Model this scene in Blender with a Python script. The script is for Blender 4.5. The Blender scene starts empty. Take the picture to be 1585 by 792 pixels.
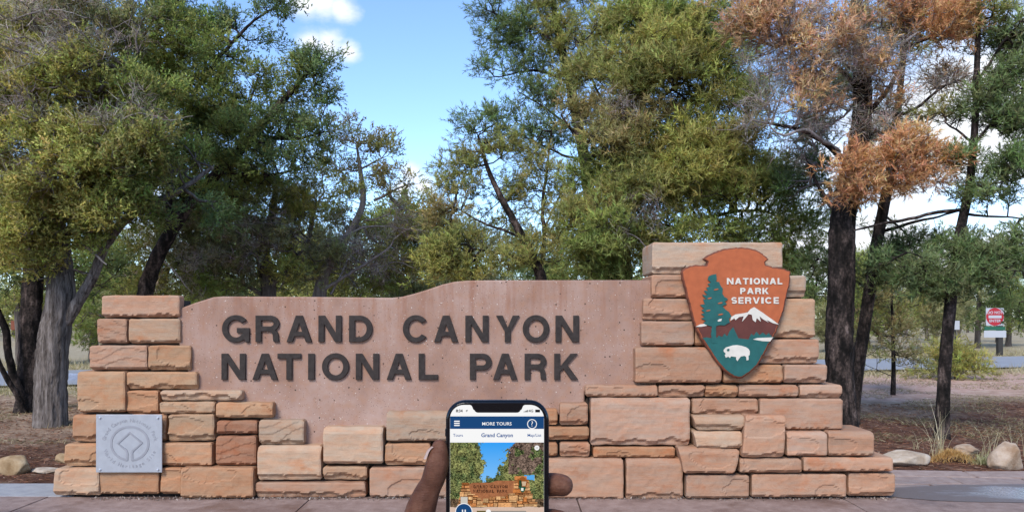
import bpy, bmesh, math, random
import numpy as np
from mathutils import Vector, noise as mnoise

random.seed(7)
RNG = np.random.default_rng(11)
S = bpy.context.scene
COL = S.collection
R = math.radians

# ------------------------------------------------------------------ camera
F, HZ, CAMZ = 1200.0, 490.0, 1.51            # focal length and horizon in photo pixels, eye height
cam = bpy.data.cameras.new('camera')
camo = bpy.data.objects.new('camera', cam); COL.objects.link(camo)
camo.location = (0, 0, CAMZ); camo.rotation_euler = (R(90), 0, 0)
cam.sensor_fit = 'HORIZONTAL'; cam.sensor_width = 36.0
cam.lens = 36.0 * F / 1585.0
cam.shift_y = (HZ - 396.0) / 1585.0
cam.clip_start = 0.02; cam.clip_end = 3000
S.camera = camo
S.render.resolution_x, S.render.resolution_y = 1024, 511

def P(px, py, Y):
    return Vector(((px - 792.5) * Y / F, Y, CAMZ - (py - HZ) * Y / F))

# ------------------------------------------------------------------ sky and sun
SUN_EL, SUN_AZ = R(41), R(202)               # azimuth clockwise from +Y: behind the camera, to the left
W = bpy.data.worlds.new('World'); S.world = W; W.use_nodes = True
nt = W.node_tree; nt.nodes.clear()
def N(t, typ, **kw):
    n = t.nodes.new(typ)
    for k, v in kw.items():
        if k.startswith('i_'):
            n.inputs[k[2:].replace('_', ' ')].default_value = v
        else: setattr(n, k, v)
    return n
sky = N(nt, 'ShaderNodeTexSky', sky_type='NISHITA', sun_disc=False)
sky.sun_elevation = SUN_EL; sky.sun_rotation = SUN_AZ
sky.altitude = 2100; sky.air_density = 1.0; sky.dust_density = 0.7; sky.ozone_density = 1.0
tc = N(nt, 'ShaderNodeTexCoord')
sep = N(nt, 'ShaderNodeSeparateXYZ'); nt.links.new(tc.outputs['Generated'], sep.inputs[0])
def M(t, op, a, b=None, c=None, clamp=False):
    n = t.nodes.new('ShaderNodeMath'); n.operation = op; n.use_clamp = clamp
    for i, v in enumerate((a, b, c)):
        if v is None: continue
        if isinstance(v, (int, float)): n.inputs[i].default_value = v
        else: t.links.new(v, n.inputs[i])
    return n.outputs[0]
mp = N(nt, 'ShaderNodeMapping'); mp.inputs['Scale'].default_value = (1, 1, 1.9)
mp.inputs['Location'].default_value = (3.1, 0.4, 1.7)
nt.links.new(tc.outputs['Generated'], mp.inputs['Vector'])
nz = N(nt, 'ShaderNodeTexNoise', i_Scale=4.2, i_Detail=9.0, i_Roughness=0.56)
nt.links.new(mp.outputs[0], nz.inputs['Vector'])
big = N(nt, 'ShaderNodeTexNoise', i_Scale=1.3, i_Detail=2.0)
nt.links.new(mp.outputs[0], big.inputs['Vector'])
dens = M(nt, 'ADD', nz.outputs['Fac'], M(nt, 'MULTIPLY', M(nt, 'SUBTRACT', big.outputs['Fac'], 0.5), 0.5))
# more cloud seen edge-on towards the horizon
low = M(nt, 'MULTIPLY', M(nt, 'SUBTRACT', 0.25, sep.outputs['Z'], clamp=True), 0.75)
dens = M(nt, 'ADD', dens, low)
fin = N(nt, 'ShaderNodeTexNoise', i_Scale=17.0, i_Detail=8.0, i_Roughness=0.6)
nt.links.new(mp.outputs[0], fin.inputs['Vector'])
def near(px, py, r):
    d = Vector(((px - 792.5) / F, 1, (HZ - py) / F)).normalized()
    dist = N(nt, 'ShaderNodeVectorMath', operation='DISTANCE'); dist.inputs[1].default_value = d
    nt.links.new(tc.outputs['Generated'], dist.inputs[0])
    return M(nt, 'SUBTRACT', 1.0, M(nt, 'DIVIDE', dist.outputs['Value'], r), clamp=True)
def bias(px, py, r, amt):
    global dens
    dens = M(nt, 'ADD', dens, M(nt, 'MULTIPLY', near(px, py, r), amt))
bias(1540, 120, .16, .3); bias(1400, 330, .2, .25); bias(600, 120, .30, -.40); bias(330, 40, .2, .08)
rmp = N(nt, 'ShaderNodeMapRange', interpolation_type='SMOOTHSTEP'); rmp.inputs['From Min'].default_value = 0.55
rmp.inputs['From Max'].default_value = 0.80
nt.links.new(dens, rmp.inputs['Value'])
# small cumulus puffs
pm_ = None
for px, py, r in ((472, 4, .036), (500, -4, .046), (526, 10, .030), (482, 66, .030), (508, 72, .038), (538, 80, .026), (636, 272, .026), (655, 287, .030), (624, 290, .028)):
    n_ = near(px, py, r); pm_ = n_ if pm_ is None else M(nt, 'MAXIMUM', pm_, n_)
pd = M(nt, 'ADD', M(nt, 'MULTIPLY', pm_, 1.25), M(nt, 'MULTIPLY', M(nt, 'SUBTRACT', fin.outputs['Fac'], .5), 1.5))
pr = N(nt, 'ShaderNodeMapRange', interpolation_type='SMOOTHSTEP'); pr.inputs['From Min'].default_value = .22; pr.inputs['From Max'].default_value = 1.15
nt.links.new(M(nt, 'MULTIPLY', pd, M(nt, 'GREATER_THAN', pm_, .001)), pr.inputs['Value'])
cover = M(nt, 'MAXIMUM', rmp.outputs[0], pr.outputs[0])
SKYSTR = 0.15
cl = N(nt, 'ShaderNodeRGB'); cl.outputs[0].default_value = (4.4, 4.5, 4.7, 1)
shade = N(nt, 'ShaderNodeMix', data_type='RGBA'); shade.inputs[6].default_value = (3.1, 3.25, 3.5, 1)
nt.links.new(cl.outputs[0], shade.inputs[7]); nt.links.new(nz.outputs['Fac'], shade.inputs[0])
tintn = N(nt, 'ShaderNodeMix', data_type='RGBA', blend_type='MULTIPLY'); tintn.inputs[0].default_value = 1
tintn.inputs[7].default_value = (.85, .95, 1.06, 1)
nt.links.new(sky.outputs[0], tintn.inputs[6])
mx = N(nt, 'ShaderNodeMix', data_type='RGBA')
nt.links.new(cover, mx.inputs[0]); nt.links.new(tintn.outputs[2], mx.inputs[6]); nt.links.new(shade.outputs[2], mx.inputs[7])
bg = N(nt, 'ShaderNodeBackground', i_Strength=SKYSTR); nt.links.new(mx.outputs[2], bg.inputs[0])
wo = N(nt, 'ShaderNodeOutputWorld'); nt.links.new(bg.outputs[0], wo.inputs[0])

sl = bpy.data.lights.new('sun', 'SUN'); sl.energy = 1.9; sl.angle = R(22); sl.color = (1, 0.95, 0.88)
so = bpy.data.objects.new('sun', sl); COL.objects.link(so)
sd = Vector((math.sin(SUN_AZ) * math.cos(SUN_EL), math.cos(SUN_AZ) * math.cos(SUN_EL), math.sin(SUN_EL)))
so.rotation_euler = sd.to_track_quat('Z', 'Y').to_euler(); so.location = (0, 0, 30)
S.view_settings.view_transform = 'Standard'; S.view_settings.look = 'None'
EXPO = 1.03
S.view_settings.exposure = EXPO; S.view_settings.gamma = 1
S.render.engine = 'CYCLES'
S.cycles.max_bounces = 8; S.cycles.diffuse_bounces = 6; S.cycles.transparent_max_bounces = 4

# ------------------------------------------------------------------ helpers
def lin(r, g, b):
    f = lambda c: (c / 255) / 12.92 if c / 255 <= .04045 else ((c / 255 + .055) / 1.055) ** 2.4
    return (f(r), f(g), f(b))
def obj(name, me, parent=None, mat=None, **props):
    o = bpy.data.objects.new(name, me); COL.objects.link(o)
    if parent is not None: o.parent = parent
    if mat is not None: me.materials.append(mat)
    for k, v in props.items(): o[k] = v
    return o
def empty(name, loc, label, category, group=None):
    o = bpy.data.objects.new(name, None); COL.objects.link(o); o.location = loc
    o.empty_display_size = .2
    o['label'] = label; o['category'] = category
    if group: o['group'] = group
    return o
def under(o, par):
    """parent o (built in world coordinates) to an Empty that stands away from the origin"""
    o.parent = par; o.matrix_parent_inverse = par.matrix_basis.inverted()
    return o
def mesh_np(name, v, f, smooth=False):
    """v (n,3); f (m,3) or (m,4) arrays"""
    v = np.asarray(v, dtype=np.float32); f = np.asarray(f, dtype=np.int32)
    me = bpy.data.meshes.new(name); k = f.shape[1]
    me.vertices.add(len(v)); me.vertices.foreach_set('co', v.ravel())
    me.loops.add(f.size); me.loops.foreach_set('vertex_index', f.ravel())
    me.polygons.add(len(f)); me.polygons.foreach_set('loop_start', np.arange(0, f.size, k, dtype=np.int32))
    me.polygons.foreach_set('loop_total', np.full(len(f), k, dtype=np.int32))
    if smooth: me.polygons.foreach_set('use_smooth', np.ones(len(f), dtype=bool))
    me.update(calc_edges=True)
    return me
def tint(me, c, name='tint'):
    a = me.color_attributes.new(name, 'FLOAT_COLOR', 'POINT')
    c = np.asarray(c, dtype=np.float32)
    c4 = np.ones((len(c), 4), dtype=np.float32); c4[:, :3] = c
    a.data.foreach_set('color', c4.ravel())
def mesh_py(name, v, f, smooth=False):
    me = bpy.data.meshes.new(name); me.from_pydata([tuple(x) for x in v], [], f); me.update()
    if smooth:
        for p in me.polygons: p.use_smooth = True
    return me
def box_mesh(name, x0, x1, y0, y1, z0, z1, bev=0.0, seg=2):
    bm = bmesh.new(); bmesh.ops.create_cube(bm, size=1)
    for v in bm.verts:
        v.co = Vector((x0 + (v.co.x + .5) * (x1 - x0), y0 + (v.co.y + .5) * (y1 - y0), z0 + (v.co.z + .5) * (z1 - z0)))
    if bev: bmesh.ops.bevel(bm, geom=bm.edges[:], offset=bev, segments=seg, affect='EDGES', profile=.6)
    me = bpy.data.meshes.new(name); bm.to_mesh(me); bm.free()
    return me
def cyl_mesh(name, p0, p1, r0, r1=None, n=16, dome=False):
    p0, p1 = Vector(p0), Vector(p1); r1 = r0 if r1 is None else r1
    d = (p1 - p0).normalized(); q = d.to_track_quat('Z', 'Y')
    rings = [(p0, r0), (p1, r1)]
    if dome: rings.append((p1 + d * r1 * .45, r1 * .55))
    v, f = [], []
    for c, r in rings:
        for i in range(n):
            a = 2 * math.pi * i / n
            v.append(c + q @ Vector((math.cos(a) * r, math.sin(a) * r, 0)))
    for k in range(len(rings) - 1):
        for i in range(n):
            j = (i + 1) % n
            f.append((k * n + i, k * n + j, (k + 1) * n + j, (k + 1) * n + i))
    f.append(tuple(range(n - 1, -1, -1))); f.append(tuple(range((len(rings) - 1) * n, len(rings) * n)))
    return mesh_py(name, v, f)
def join_meshes(name, ms):
    v, f, o = [], [], 0
    for m in ms:
        v += [x.co[:] for x in m.vertices]; f += [tuple(i + o for i in p.vertices) for p in m.polygons]; o += len(m.vertices)
        bpy.data.meshes.remove(m)
    return mesh_py(name, v, f)
def bake_curve(cu, tf, name):
    o = bpy.data.objects.new('tmp', cu); COL.objects.link(o)
    dg = bpy.context.evaluated_depsgraph_get()
    me = bpy.data.meshes.new_from_object(o.evaluated_get(dg)); me.name = name
    bpy.data.objects.remove(o); bpy.data.curves.remove(cu); me.materials.clear()
    for v in me.vertices: v.co = tf(v.co)
    me.flip_normals() if False else None
    me.update(); return me
def flat_shape(name, loops, thick, bevel, tf):
    """loops: outer and holes in the plane; solid of the given thickness in front (+z local) of z = 0"""
    cu = bpy.data.curves.new(name, 'CURVE'); cu.dimensions = '2D'; cu.fill_mode = 'BOTH'
    for lp in loops:
        s = cu.splines.new('POLY'); s.points.add(len(lp) - 1)
        for i, p in enumerate(lp): s.points[i].co = (p[0], p[1], 0, 1)
        s.use_cyclic_u = True
    cu.extrude = max(thick / 2 - bevel, 1e-5); cu.bevel_depth = bevel; cu.bevel_resolution = 1; cu.offset = -bevel
    return bake_curve(cu, lambda c: tf(Vector((c.x, c.y, c.z + thick / 2))), name)
def text_mesh(name, s, size, thick, tf, bold=0.0, align='CENTER'):
    cu = bpy.data.curves.new(name, 'FONT'); cu.body = s; cu.size = size; cu.extrude = thick / 2; cu.offset = bold * size
    cu.align_x = align; cu.align_y = 'CENTER'; cu.resolution_u = 3
    return bake_curve(cu, lambda c: tf(Vector((c.x, c.y, c.z + thick / 2))), name)

# ------------------------------------------------------------------ materials
def new_mat(name):
    m = bpy.data.materials.new(name); m.use_nodes = True
    t = m.node_tree; b = t.nodes['Principled BSDF']; return m, t, b
def plain(name, c, rough=.6, metal=0.0, bump=0.0, bscale=200, var=0.0, spec=.5):
    m, t, b = new_mat(name)
    b.inputs['Base Color'].default_value = (*c, 1); b.inputs['Roughness'].default_value = rough
    b.inputs['Metallic'].default_value = metal; b.inputs['Specular IOR Level'].default_value = spec
    if bump or var:
        g = N(t, 'ShaderNodeNewGeometry'); n = N(t, 'ShaderNodeTexNoise', i_Scale=float(bscale), i_Detail=5.0)
        t.links.new(g.outputs['Position'], n.inputs['Vector'])
        if bump:
            bu = N(t, 'ShaderNodeBump', i_Strength=bump, i_Distance=.004)
            t.links.new(n.outputs['Fac'], bu.inputs['Height']); t.links.new(bu.outputs[0], b.inputs['Normal'])
        if var:
            n2 = N(t, 'ShaderNodeTexNoise', i_Scale=float(bscale) * .12, i_Detail=4.0); t.links.new(g.outputs['Position'], n2.inputs['Vector'])
            r = N(t, 'ShaderNodeValToRGB'); r.color_ramp.elements[0].position = .3; r.color_ramp.elements[1].position = .7
            r.color_ramp.elements[0].color = (*[x * (1 - var) for x in c], 1); r.color_ramp.elements[1].color = (*[min(1, x * (1 + var)) for x in c], 1)
            t.links.new(n2.outputs['Fac'], r.inputs[0]); t.links.new(r.outputs[0], b.inputs['Base Color'])
    return m
def emit(name, c, st=1.0):
    m, t, b = new_mat(name); t.nodes.remove(b)
    e = N(t, 'ShaderNodeEmission', i_Strength=st); e.inputs[0].default_value = (*c, 1)
    t.links.new(e.outputs[0], t.nodes['Material Output'].inputs[0]); return m
def ramp(t, fac, stops):
    r = N(t, 'ShaderNodeValToRGB'); e = r.color_ramp.elements
    while len(e) < len(stops): e.new(.5)
    for i, (p, c) in enumerate(stops): e[i].position = p; e[i].color = (*c, 1)
    t.links.new(fac, r.inputs[0]); return r.outputs[0]
def mixc(t, fac, a, b, blend='MIX'):
    m = N(t, 'ShaderNodeMix', data_type='RGBA', blend_type=blend)
    for s, i in ((fac, 0), (a, 6), (b, 7)):
        if isinstance(s, (int, float)): m.inputs[i].default_value = s
        elif isinstance(s, tuple): m.inputs[i].default_value = (*s, 1) if len(s) == 3 else s
        else: t.links.new(s, m.inputs[i])
    return m.outputs[2]
def pos_noise(t, scale, detail=5, stretch=(1, 1, 1), rough=.55, src=None):
    if src is None: src = N(t, 'ShaderNodeNewGeometry').outputs['Position']
    mp = N(t, 'ShaderNodeMapping'); mp.inputs['Scale'].default_value = stretch; t.links.new(src, mp.inputs['Vector'])
    n = N(t, 'ShaderNodeTexNoise', i_Scale=float(scale), i_Detail=float(detail), i_Roughness=rough); t.links.new(mp.outputs[0], n.inputs['Vector'])
    return n.outputs['Fac']
def bump(t, b, h, dist, strength=1.0, prev=None):
    bu = N(t, 'ShaderNodeBump', i_Strength=strength, i_Distance=dist); t.links.new(h, bu.inputs['Height'])
    if prev is not None: t.links.new(prev, bu.inputs['Normal'])
    t.links.new(bu.outputs[0], b.inputs['Normal']); return bu.outputs[0]

def stone_mat():
    m, t, b = new_mat('red_sandstone'); b.inputs['Roughness'].default_value = .92; b.inputs['Specular IOR Level'].default_value = .2
    oi = N(t, 'ShaderNodeObjectInfo'); g = N(t, 'ShaderNodeNewGeometry')
    off = N(t, 'ShaderNodeVectorMath', operation='MULTIPLY_ADD')
    cmb = N(t, 'ShaderNodeCombineXYZ')
    for i in range(3): t.links.new(oi.outputs['Random'], cmb.inputs[i])
    off.inputs[1].default_value = (17, 31, 23); t.links.new(cmb.outputs[0], off.inputs[0]); t.links.new(g.outputs['Position'], off.inputs[2])
    s = off.outputs[0]
    strata = pos_noise(t, 5, 4, (1, 1, 5), .5, s); blot = pos_noise(t, 4.5, 5, (1, 1, 1.3), .6, s); fine = pos_noise(t, 120, 6, (1, 1, 1), .7, s)
    c = mixc(t, ramp(t, strata, [(.35, (0, 0, 0)), (.62, (1, 1, 1))]), oi.outputs['Color'], mixc(t, 1.0, oi.outputs['Color'], (1.07, .90, .80), 'MULTIPLY'))
    c = mixc(t, ramp(t, blot, [(.56, (0, 0, 0)), (.74, (1, 1, 1))]), c, mixc(t, 1.0, c, (1.0, .72, .56), 'MULTIPLY'))
    c = mixc(t, ramp(t, blot, [(.25, (1, 1, 1)), (.42, (0, 0, 0))]), c, mixc(t, 1.0, c, (1.08, 1.08, 1.1), 'MULTIPLY'))
    bed = pos_noise(t, 9, 6, (.5, .5, 9), .65, s)
    c = mixc(t, M(t, 'MULTIPLY', ramp(t, bed, [(.54, (0, 0, 0)), (.70, (1, 1, 1))]), .45), c, mixc(t, 1.0, c, (.72, .60, .52), 'MULTIPLY'))
    grime = pos_noise(t, 1.7, 6, (1, 1, 1), .65)
    c = mixc(t, M(t, 'MULTIPLY', ramp(t, grime, [(.52, (0, 0, 0)), (.72, (1, 1, 1))]), .5), c, mixc(t, 1.0, c, (.74, .70, .68), 'MULTIPLY'))
    c = mixc(t, M(t, 'MULTIPLY', ramp(t, fine, [(.3, (1, 1, 1)), (.5, (0, 0, 0))]), .35), c, mixc(t, 1.0, c, (.7, .66, .62), 'MULTIPLY'))
    t.links.new(c, b.inputs['Base Color'])
    p = bump(t, b, pos_noise(t, 26, 7, (1, 1, 1.5), .68, s), .008, .65)
    p = bump(t, b, bed, .004, .5, p); bump(t, b, fine, .004, .9, p)
    return m
STONE = stone_mat()
MORTAR = plain('dark_mortar', (.06, .045, .036), .95, bump=.6, bscale=120, var=.4, spec=.1)

def concrete_mat():
    m, t, b = new_mat('pink_aggregate_concrete'); b.inputs['Roughness'].default_value = .88; b.inputs['Specular IOR Level'].default_value = .25
    big = pos_noise(t, 2.2, 6, (1, 1, .8), .6); mid = pos_noise(t, 14, 5)
    c = ramp(t, big, [(.3, (.235, .130, .090)), (.5, (.322, .200, .150)), (.7, (.385, .258, .205))])
    c = mixc(t, M(t, 'MULTIPLY', ramp(t, mid, [(.45, (0, 0, 0)), (.7, (1, 1, 1))]), .5), c, (.33, .17, .10))
    # vertical run-off stains from the top edge
    run = pos_noise(t, 7, 5, (1.6, 1, .12), .6)
    g = N(t, 'ShaderNodeNewGeometry'); sp = N(t, 'ShaderNodeSeparateXYZ'); t.links.new(g.outputs['Position'], sp.inputs[0])
    hh = M(t, 'MULTIPLY', M(t, 'SUBTRACT', sp.outputs['Z'], 1.05), 1.5, clamp=True)
    c = mixc(t, M(t, 'MULTIPLY', M(t, 'MULTIPLY', ramp(t, run, [(.47, (0, 0, 0)), (.64, (1, 1, 1))]), hh), .6), c, (.24, .10, .055))
    def specks(scale, lo, hi, col, c):
        v = N(t, 'ShaderNodeTexVoronoi', i_Scale=float(scale)); t.links.new(g.outputs['Position'], v.inputs['Vector'])
        sc = N(t, 'ShaderNodeSeparateColor'); t.links.new(v.outputs['Color'], sc.inputs[0])
        near = M(t, 'LESS_THAN', v.outputs['Distance'], lo); pick = M(t, 'GREATER_THAN', sc.outputs[0], hi)
        return mixc(t, M(t, 'MULTIPLY', near, pick), c, col), M(t, 'MULTIPLY', near, pick)
    c, a = specks(85, .28, .955, (.48, .39, .33), c)
    c, a2 = specks(110, .30, .90, (.14, .08, .06), c)
    c, a3 = specks(24, .15, .80, (.06, .035, .025), c)
    c, a4 = specks(40, .18, .97, (.55, .46, .40), c)
    t.links.new(c, b.inputs['Base Color'])
    p = bump(t, b, pos_noise(t, 90, 6, rough=.7), .004, .7)
    p = bump(t, b, M(t, 'SUBTRACT', 0.0, a3), .01, .9, p)
    return m
CONC = concrete_mat()

def pave_mat(name, c0, c1, c2, wet=.45):
    m, t, b = new_mat(name); b.inputs['Specular IOR Level'].default_value = .4
    oi = N(t, 'ShaderNodeObjectInfo')
    big = pos_noise(t, 1.1, 7, (1, 1, 1), .62); fine = pos_noise(t, 150, 5, rough=.7); mid = pos_noise(t, 9, 6, rough=.65)
    c = ramp(t, mid, [(.3, c0), (.5, c1), (.72, c2)])
    w = ramp(t, big, [(.50, (0, 0, 0)), (.60, (1, 1, 1))])
    c = mixc(t, M(t, 'MULTIPLY', w, wet), c, mixc(t, 1.0, c, (.40, .33, .31), 'MULTIPLY'))
    g = N(t, 'ShaderNodeNewGeometry')
    v = N(t, 'ShaderNodeTexVoronoi', i_Scale=90.0); t.links.new(g.outputs['Position'], v.inputs['Vector'])
    sc = N(t, 'ShaderNodeSeparateColor'); t.links.new(v.outputs['Color'], sc.inputs[0])
    k = M(t, 'MULTIPLY', M(t, 'LESS_THAN', v.outputs['Distance'], .32), M(t, 'GREATER_THAN', sc.outputs[0], .72))
    c = mixc(t, M(t, 'MULTIPLY', k, .6), c, mixc(t, sc.outputs[1], (.13, .085, .07), (.5, .42, .38)))
    c = mixc(t, 1.0, c, ramp(t, oi.outputs['Random'], [(0, (.9, .9, .9)), (1, (1.06, 1.04, 1.02))]), 'MULTIPLY')
    t.links.new(c, b.inputs['Base Color'])
    rr = N(t, 'ShaderNodeMapRange'); rr.inputs['To Min'].default_value = .85; rr.inputs['To Max'].default_value = .42
    t.links.new(w, rr.inputs['Value']); t.links.new(rr.outputs[0], b.inputs['Roughness'])
    p = bump(t, b, fine, .003, .6); bump(t, b, mid, .006, .5, p)
    return m
PAVE = pave_mat('pink_pavement_concrete', (.20, .132, .108), (.265, .185, .155), (.345, .255, .22), .6)
PAVEG = pave_mat('grey_path_concrete', (.27, .27, .28), (.33, .325, .33), (.39, .38, .375), .3)
FLAG = pave_mat('flagstone', (.25, .172, .145), (.31, .23, .20), (.38, .295, .26), .3)

def ground_mat():
    m, t, b = new_mat('needle_litter_ground'); b.inputs['Roughness'].default_value = .97; b.inputs['Specular IOR Level'].default_value = .1
    g = N(t, 'ShaderNodeNewGeometry'); sp = N(t, 'ShaderNodeSeparateXYZ'); t.links.new(g.outputs['Position'], sp.inputs[0])
    n1 = pos_noise(t, .5, 5); n2 = pos_noise(t, 5, 6, rough=.65); n3 = pos_noise(t, 45, 6, (1, 1, 1), .75)
    mulch = ramp(t, n2, [(.25, (.075, .036, .026)), (.48, (.165, .080, .052)), (.60, (.23, .12, .078)), (.75, (.30, .20, .145))])
    mulch = mixc(t, ramp(t, n3, [(.35, (0, 0, 0)), (.6, (1, 1, 1))]), mulch, mixc(t, 1.0, mulch, (.5, .46, .45), 'MULTIPLY'))
    litter = ramp(t, n2, [(.3, (.19, .12, .085)), (.5, (.35, .24, .165)), (.65, (.46, .345, .245)), (.8, (.52, .42, .31))])
    red = ramp(t, n2, [(.3, (.38, .22, .165)), (.5, (.52, .34, .265)), (.7, (.60, .44, .36))])
    straw = ramp(t, n2, [(.3, (.30, .235, .14)), (.6, (.42, .35, .24))])
    wob = M(t, 'MULTIPLY', M(t, 'SUBTRACT', n1, .5), 9)
    yy = M(t, 'ADD', M(t, 'SUBTRACT', sp.outputs['Y'], M(t, 'MULTIPLY', sp.outputs['X'], .25)), wob)
    def st(a, e): 
        r = N(t, 'ShaderNodeMapRange', interpolation_type='SMOOTHSTEP'); r.inputs['From Min'].default_value = a; r.inputs['From Max'].default_value = e
        t.links.new(yy, r.inputs['Value']); return r.outputs[0]
    c = mixc(t, st(9.6, 12.6), mulch, litter)
    right = N(t, 'ShaderNodeMapRange'); right.inputs['From Min'].default_value = -3; right.inputs['From Max'].default_value = 4
    t.links.new(sp.outputs['X'], right.inputs['Value'])
    c = mixc(t, M(t, 'MULTIPLY', st(12.0, 14.5), right.outputs[0]), c, red)
    c = mixc(t, st(17.0, 18.6), c, straw)
    t.links.new(c, b.inputs['Base Color'])
    p = bump(t, b, n2, .05, .7); bump(t, b, n3, .02, 1.0, p)
    return m
GROUND = ground_mat()
def road_mat():
    m, t, b = new_mat('road_asphalt'); b.inputs['Roughness'].default_value = .75
    n = pos_noise(t, .8, 5, (1, 3, 1)); f = pos_noise(t, 80, 3)
    t.links.new(ramp(t, n, [(.3, (.235, .24, .255)), (.7, (.30, .305, .32))]), b.inputs['Base Color']); bump(t, b, f, .004, .6); return m
ROAD = road_mat()

def bark_mat(name, stops, sx=1.0, scale=9, rough_h=.03, vert=.09):
    m, t, b = new_mat(name); b.inputs['Roughness'].default_value = .95; b.inputs['Specular IOR Level'].default_value = .15
    n = pos_noise(t, scale, 7, (1, 1, vert), .65); n2 = pos_noise(t, scale * 3.2, 6, (1, 1, vert * 2.4), .7)
    h = M(t, 'ADD', M(t, 'MULTIPLY', n, .65), M(t, 'MULTIPLY', n2, .35))
    t.links.new(ramp(t, h, stops), b.inputs['Base Color']); bump(t, b, h, rough_h, 1.0); return m
BARK_GREY = bark_mat('shaggy_grey_juniper_bark', [(.36, (.028, .021, .018)), (.46, (.115, .092, .078)), (.56, (.225, .187, .165)), (.70, (.36, .315, .285))], scale=22, vert=.06, rough_h=.05)
BARK_DARK = bark_mat('dark_pinyon_bark', [(.40, (.006, .005, .004)), (.49, (.020, .015, .013)), (.57, (.07, .05, .042)), (.70, (.23, .17, .15))], scale=9, vert=.35, rough_h=.04)
BARK_MID = bark_mat('brown_grey_bark', [(.35, (.03, .024, .02)), (.5, (.11, .088, .074)), (.7, (.23, .195, .17))], scale=14)
BARK_DEAD = bark_mat('weathered_dead_wood', [(.35, (.10, .085, .078)), (.5, (.24, .205, .19)), (.7, (.38, .34, .32))], scale=14)

def leaf_mat(name, soft):
    m, t, b = new_mat(name)
    a = N(t, 'ShaderNodeAttribute', attribute_name='tint')
    b.inputs['Roughness'].default_value = .6; b.inputs['Specular IOR Level'].default_value = .2
    t.links.new(a.outputs['Color'], b.inputs['Base Color'])
    tr = N(t, 'ShaderNodeBsdfTranslucent')
    t.links.new(mixc(t, 1.0, a.outputs['Color'], (1.0, 1.0, .6), 'MULTIPLY'), tr.inputs[0])
    mx = N(t, 'ShaderNodeMixShader'); mx.inputs[0].default_value = .33
    if soft:        # needles of a tuft share the tuft's rounded shading
        v = N(t, 'ShaderNodeAttribute', attribute_name='nrm')
        vt = N(t, 'ShaderNodeVectorTransform', vector_type='NORMAL', convert_from='OBJECT', convert_to='WORLD')
        t.links.new(v.outputs['Vector'], vt.inputs[0]); g = N(t, 'ShaderNodeNewGeometry')
        mn = N(t, 'ShaderNodeMix', data_type='VECTOR'); mn.inputs[0].default_value = .45
        t.links.new(g.outputs['Normal'], mn.inputs[4]); t.links.new(vt.outputs[0], mn.inputs[5])
        nn = N(t, 'ShaderNodeVectorMath', operation='NORMALIZE'); t.links.new(mn.outputs[1], nn.inputs[0]); t.links.new(nn.outputs[0], b.inputs['Normal'])
    t.links.new(b.outputs[0], mx.inputs[1]); t.links.new(tr.outputs[0], mx.inputs[2]); t.links.new(mx.outputs[0], t.nodes['Material Output'].inputs[0])
    return m
LEAF = leaf_mat('needle_foliage', True); STRAWM = leaf_mat('dry_grass_blades', False)

# ------------------------------------------------------------------ ground, road, pavement
def axis(lo, hi, step, far):
    a = list(np.arange(lo, hi + 1e-6, step)); s = step
    x = a[-1]; up = []
    while x < far: s *= 1.35; x += s; up.append(x)
    x = a[0]; s = step; dn = []
    while x > -far: s *= 1.35; x -= s; dn.append(x)
    return np.array(dn[::-1] + a + up)
def gz(x, y):
    """ground height"""
    k = min(1, max(0, (y - 7.3) / 3))
    return -.035 + k * (.05 * mnoise.noise((x * .35, y * .35, 1.3)) + .025 * mnoise.noise((x * 1.3, y * 1.3, 4.0)))
xs = axis(-16, 16, .28, 900); ys = axis(-2, 34, .28, 900)
gx, gy = np.meshgrid(xs, ys)
gv = np.stack([gx, gy, np.vectorize(gz)(gx, gy)], -1).reshape(-1, 3)
nx_, ny_ = len(xs), len(ys)
ii = (np.arange(ny_ - 1)[:, None] * nx_ + np.arange(nx_ - 1)[None]).ravel()
ground = obj('ground', mesh_np('ground', gv, np.stack([ii, ii + 1, ii + nx_ + 1, ii + nx_], -1), True), mat=GROUND, kind='structure')

rv, rf = [], []
for i in range(61):
    x = -90 + i * 3.0
    yc = 21.8 + .235 * x + .0009 * x * x
    for w in (-2.6, -.9, .9, 2.6): rv.append((x, yc + w, .035 + .01 * math.cos(w)))
for i in range(60):
    for j in range(3): a = i * 4 + j; rf.append((a, a + 4, a + 5, a + 1))
road = obj('road', mesh_py('road', rv, [f[::-1] for f in rf], True), mat=ROAD, kind='structure')

pavement = bpy.data.objects.new('pavement', None); COL.objects.link(pavement); pavement['kind'] = 'structure'
def slab(x0, x1, y0, y1, mat, name='paving_slab', dz=0.0):
    g = .005
    return obj(name, box_mesh(name, x0 + g, x1 - g, y0 + g, y1 - g, -.12 + dz, 0 + dz, .006, 2), pavement, mat)
XJ = [-8.34, -6.12, -3.90, -1.68, .54, 2.76, 4.98, 7.2]
for i in range(7):
    for y0, y1 in ((-1.2, 1.38), (1.38, 3.96), (3.96, 6.54)):
        slab(XJ[i], XJ[i + 1], y0, y1, PAVE, dz=random.uniform(-.002, .002))
for i in range(2): slab(XJ[i], XJ[i + 1] if i == 0 else -3.72, 6.54, 7.05 + .06 * (1 - i), PAVEG)
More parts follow.
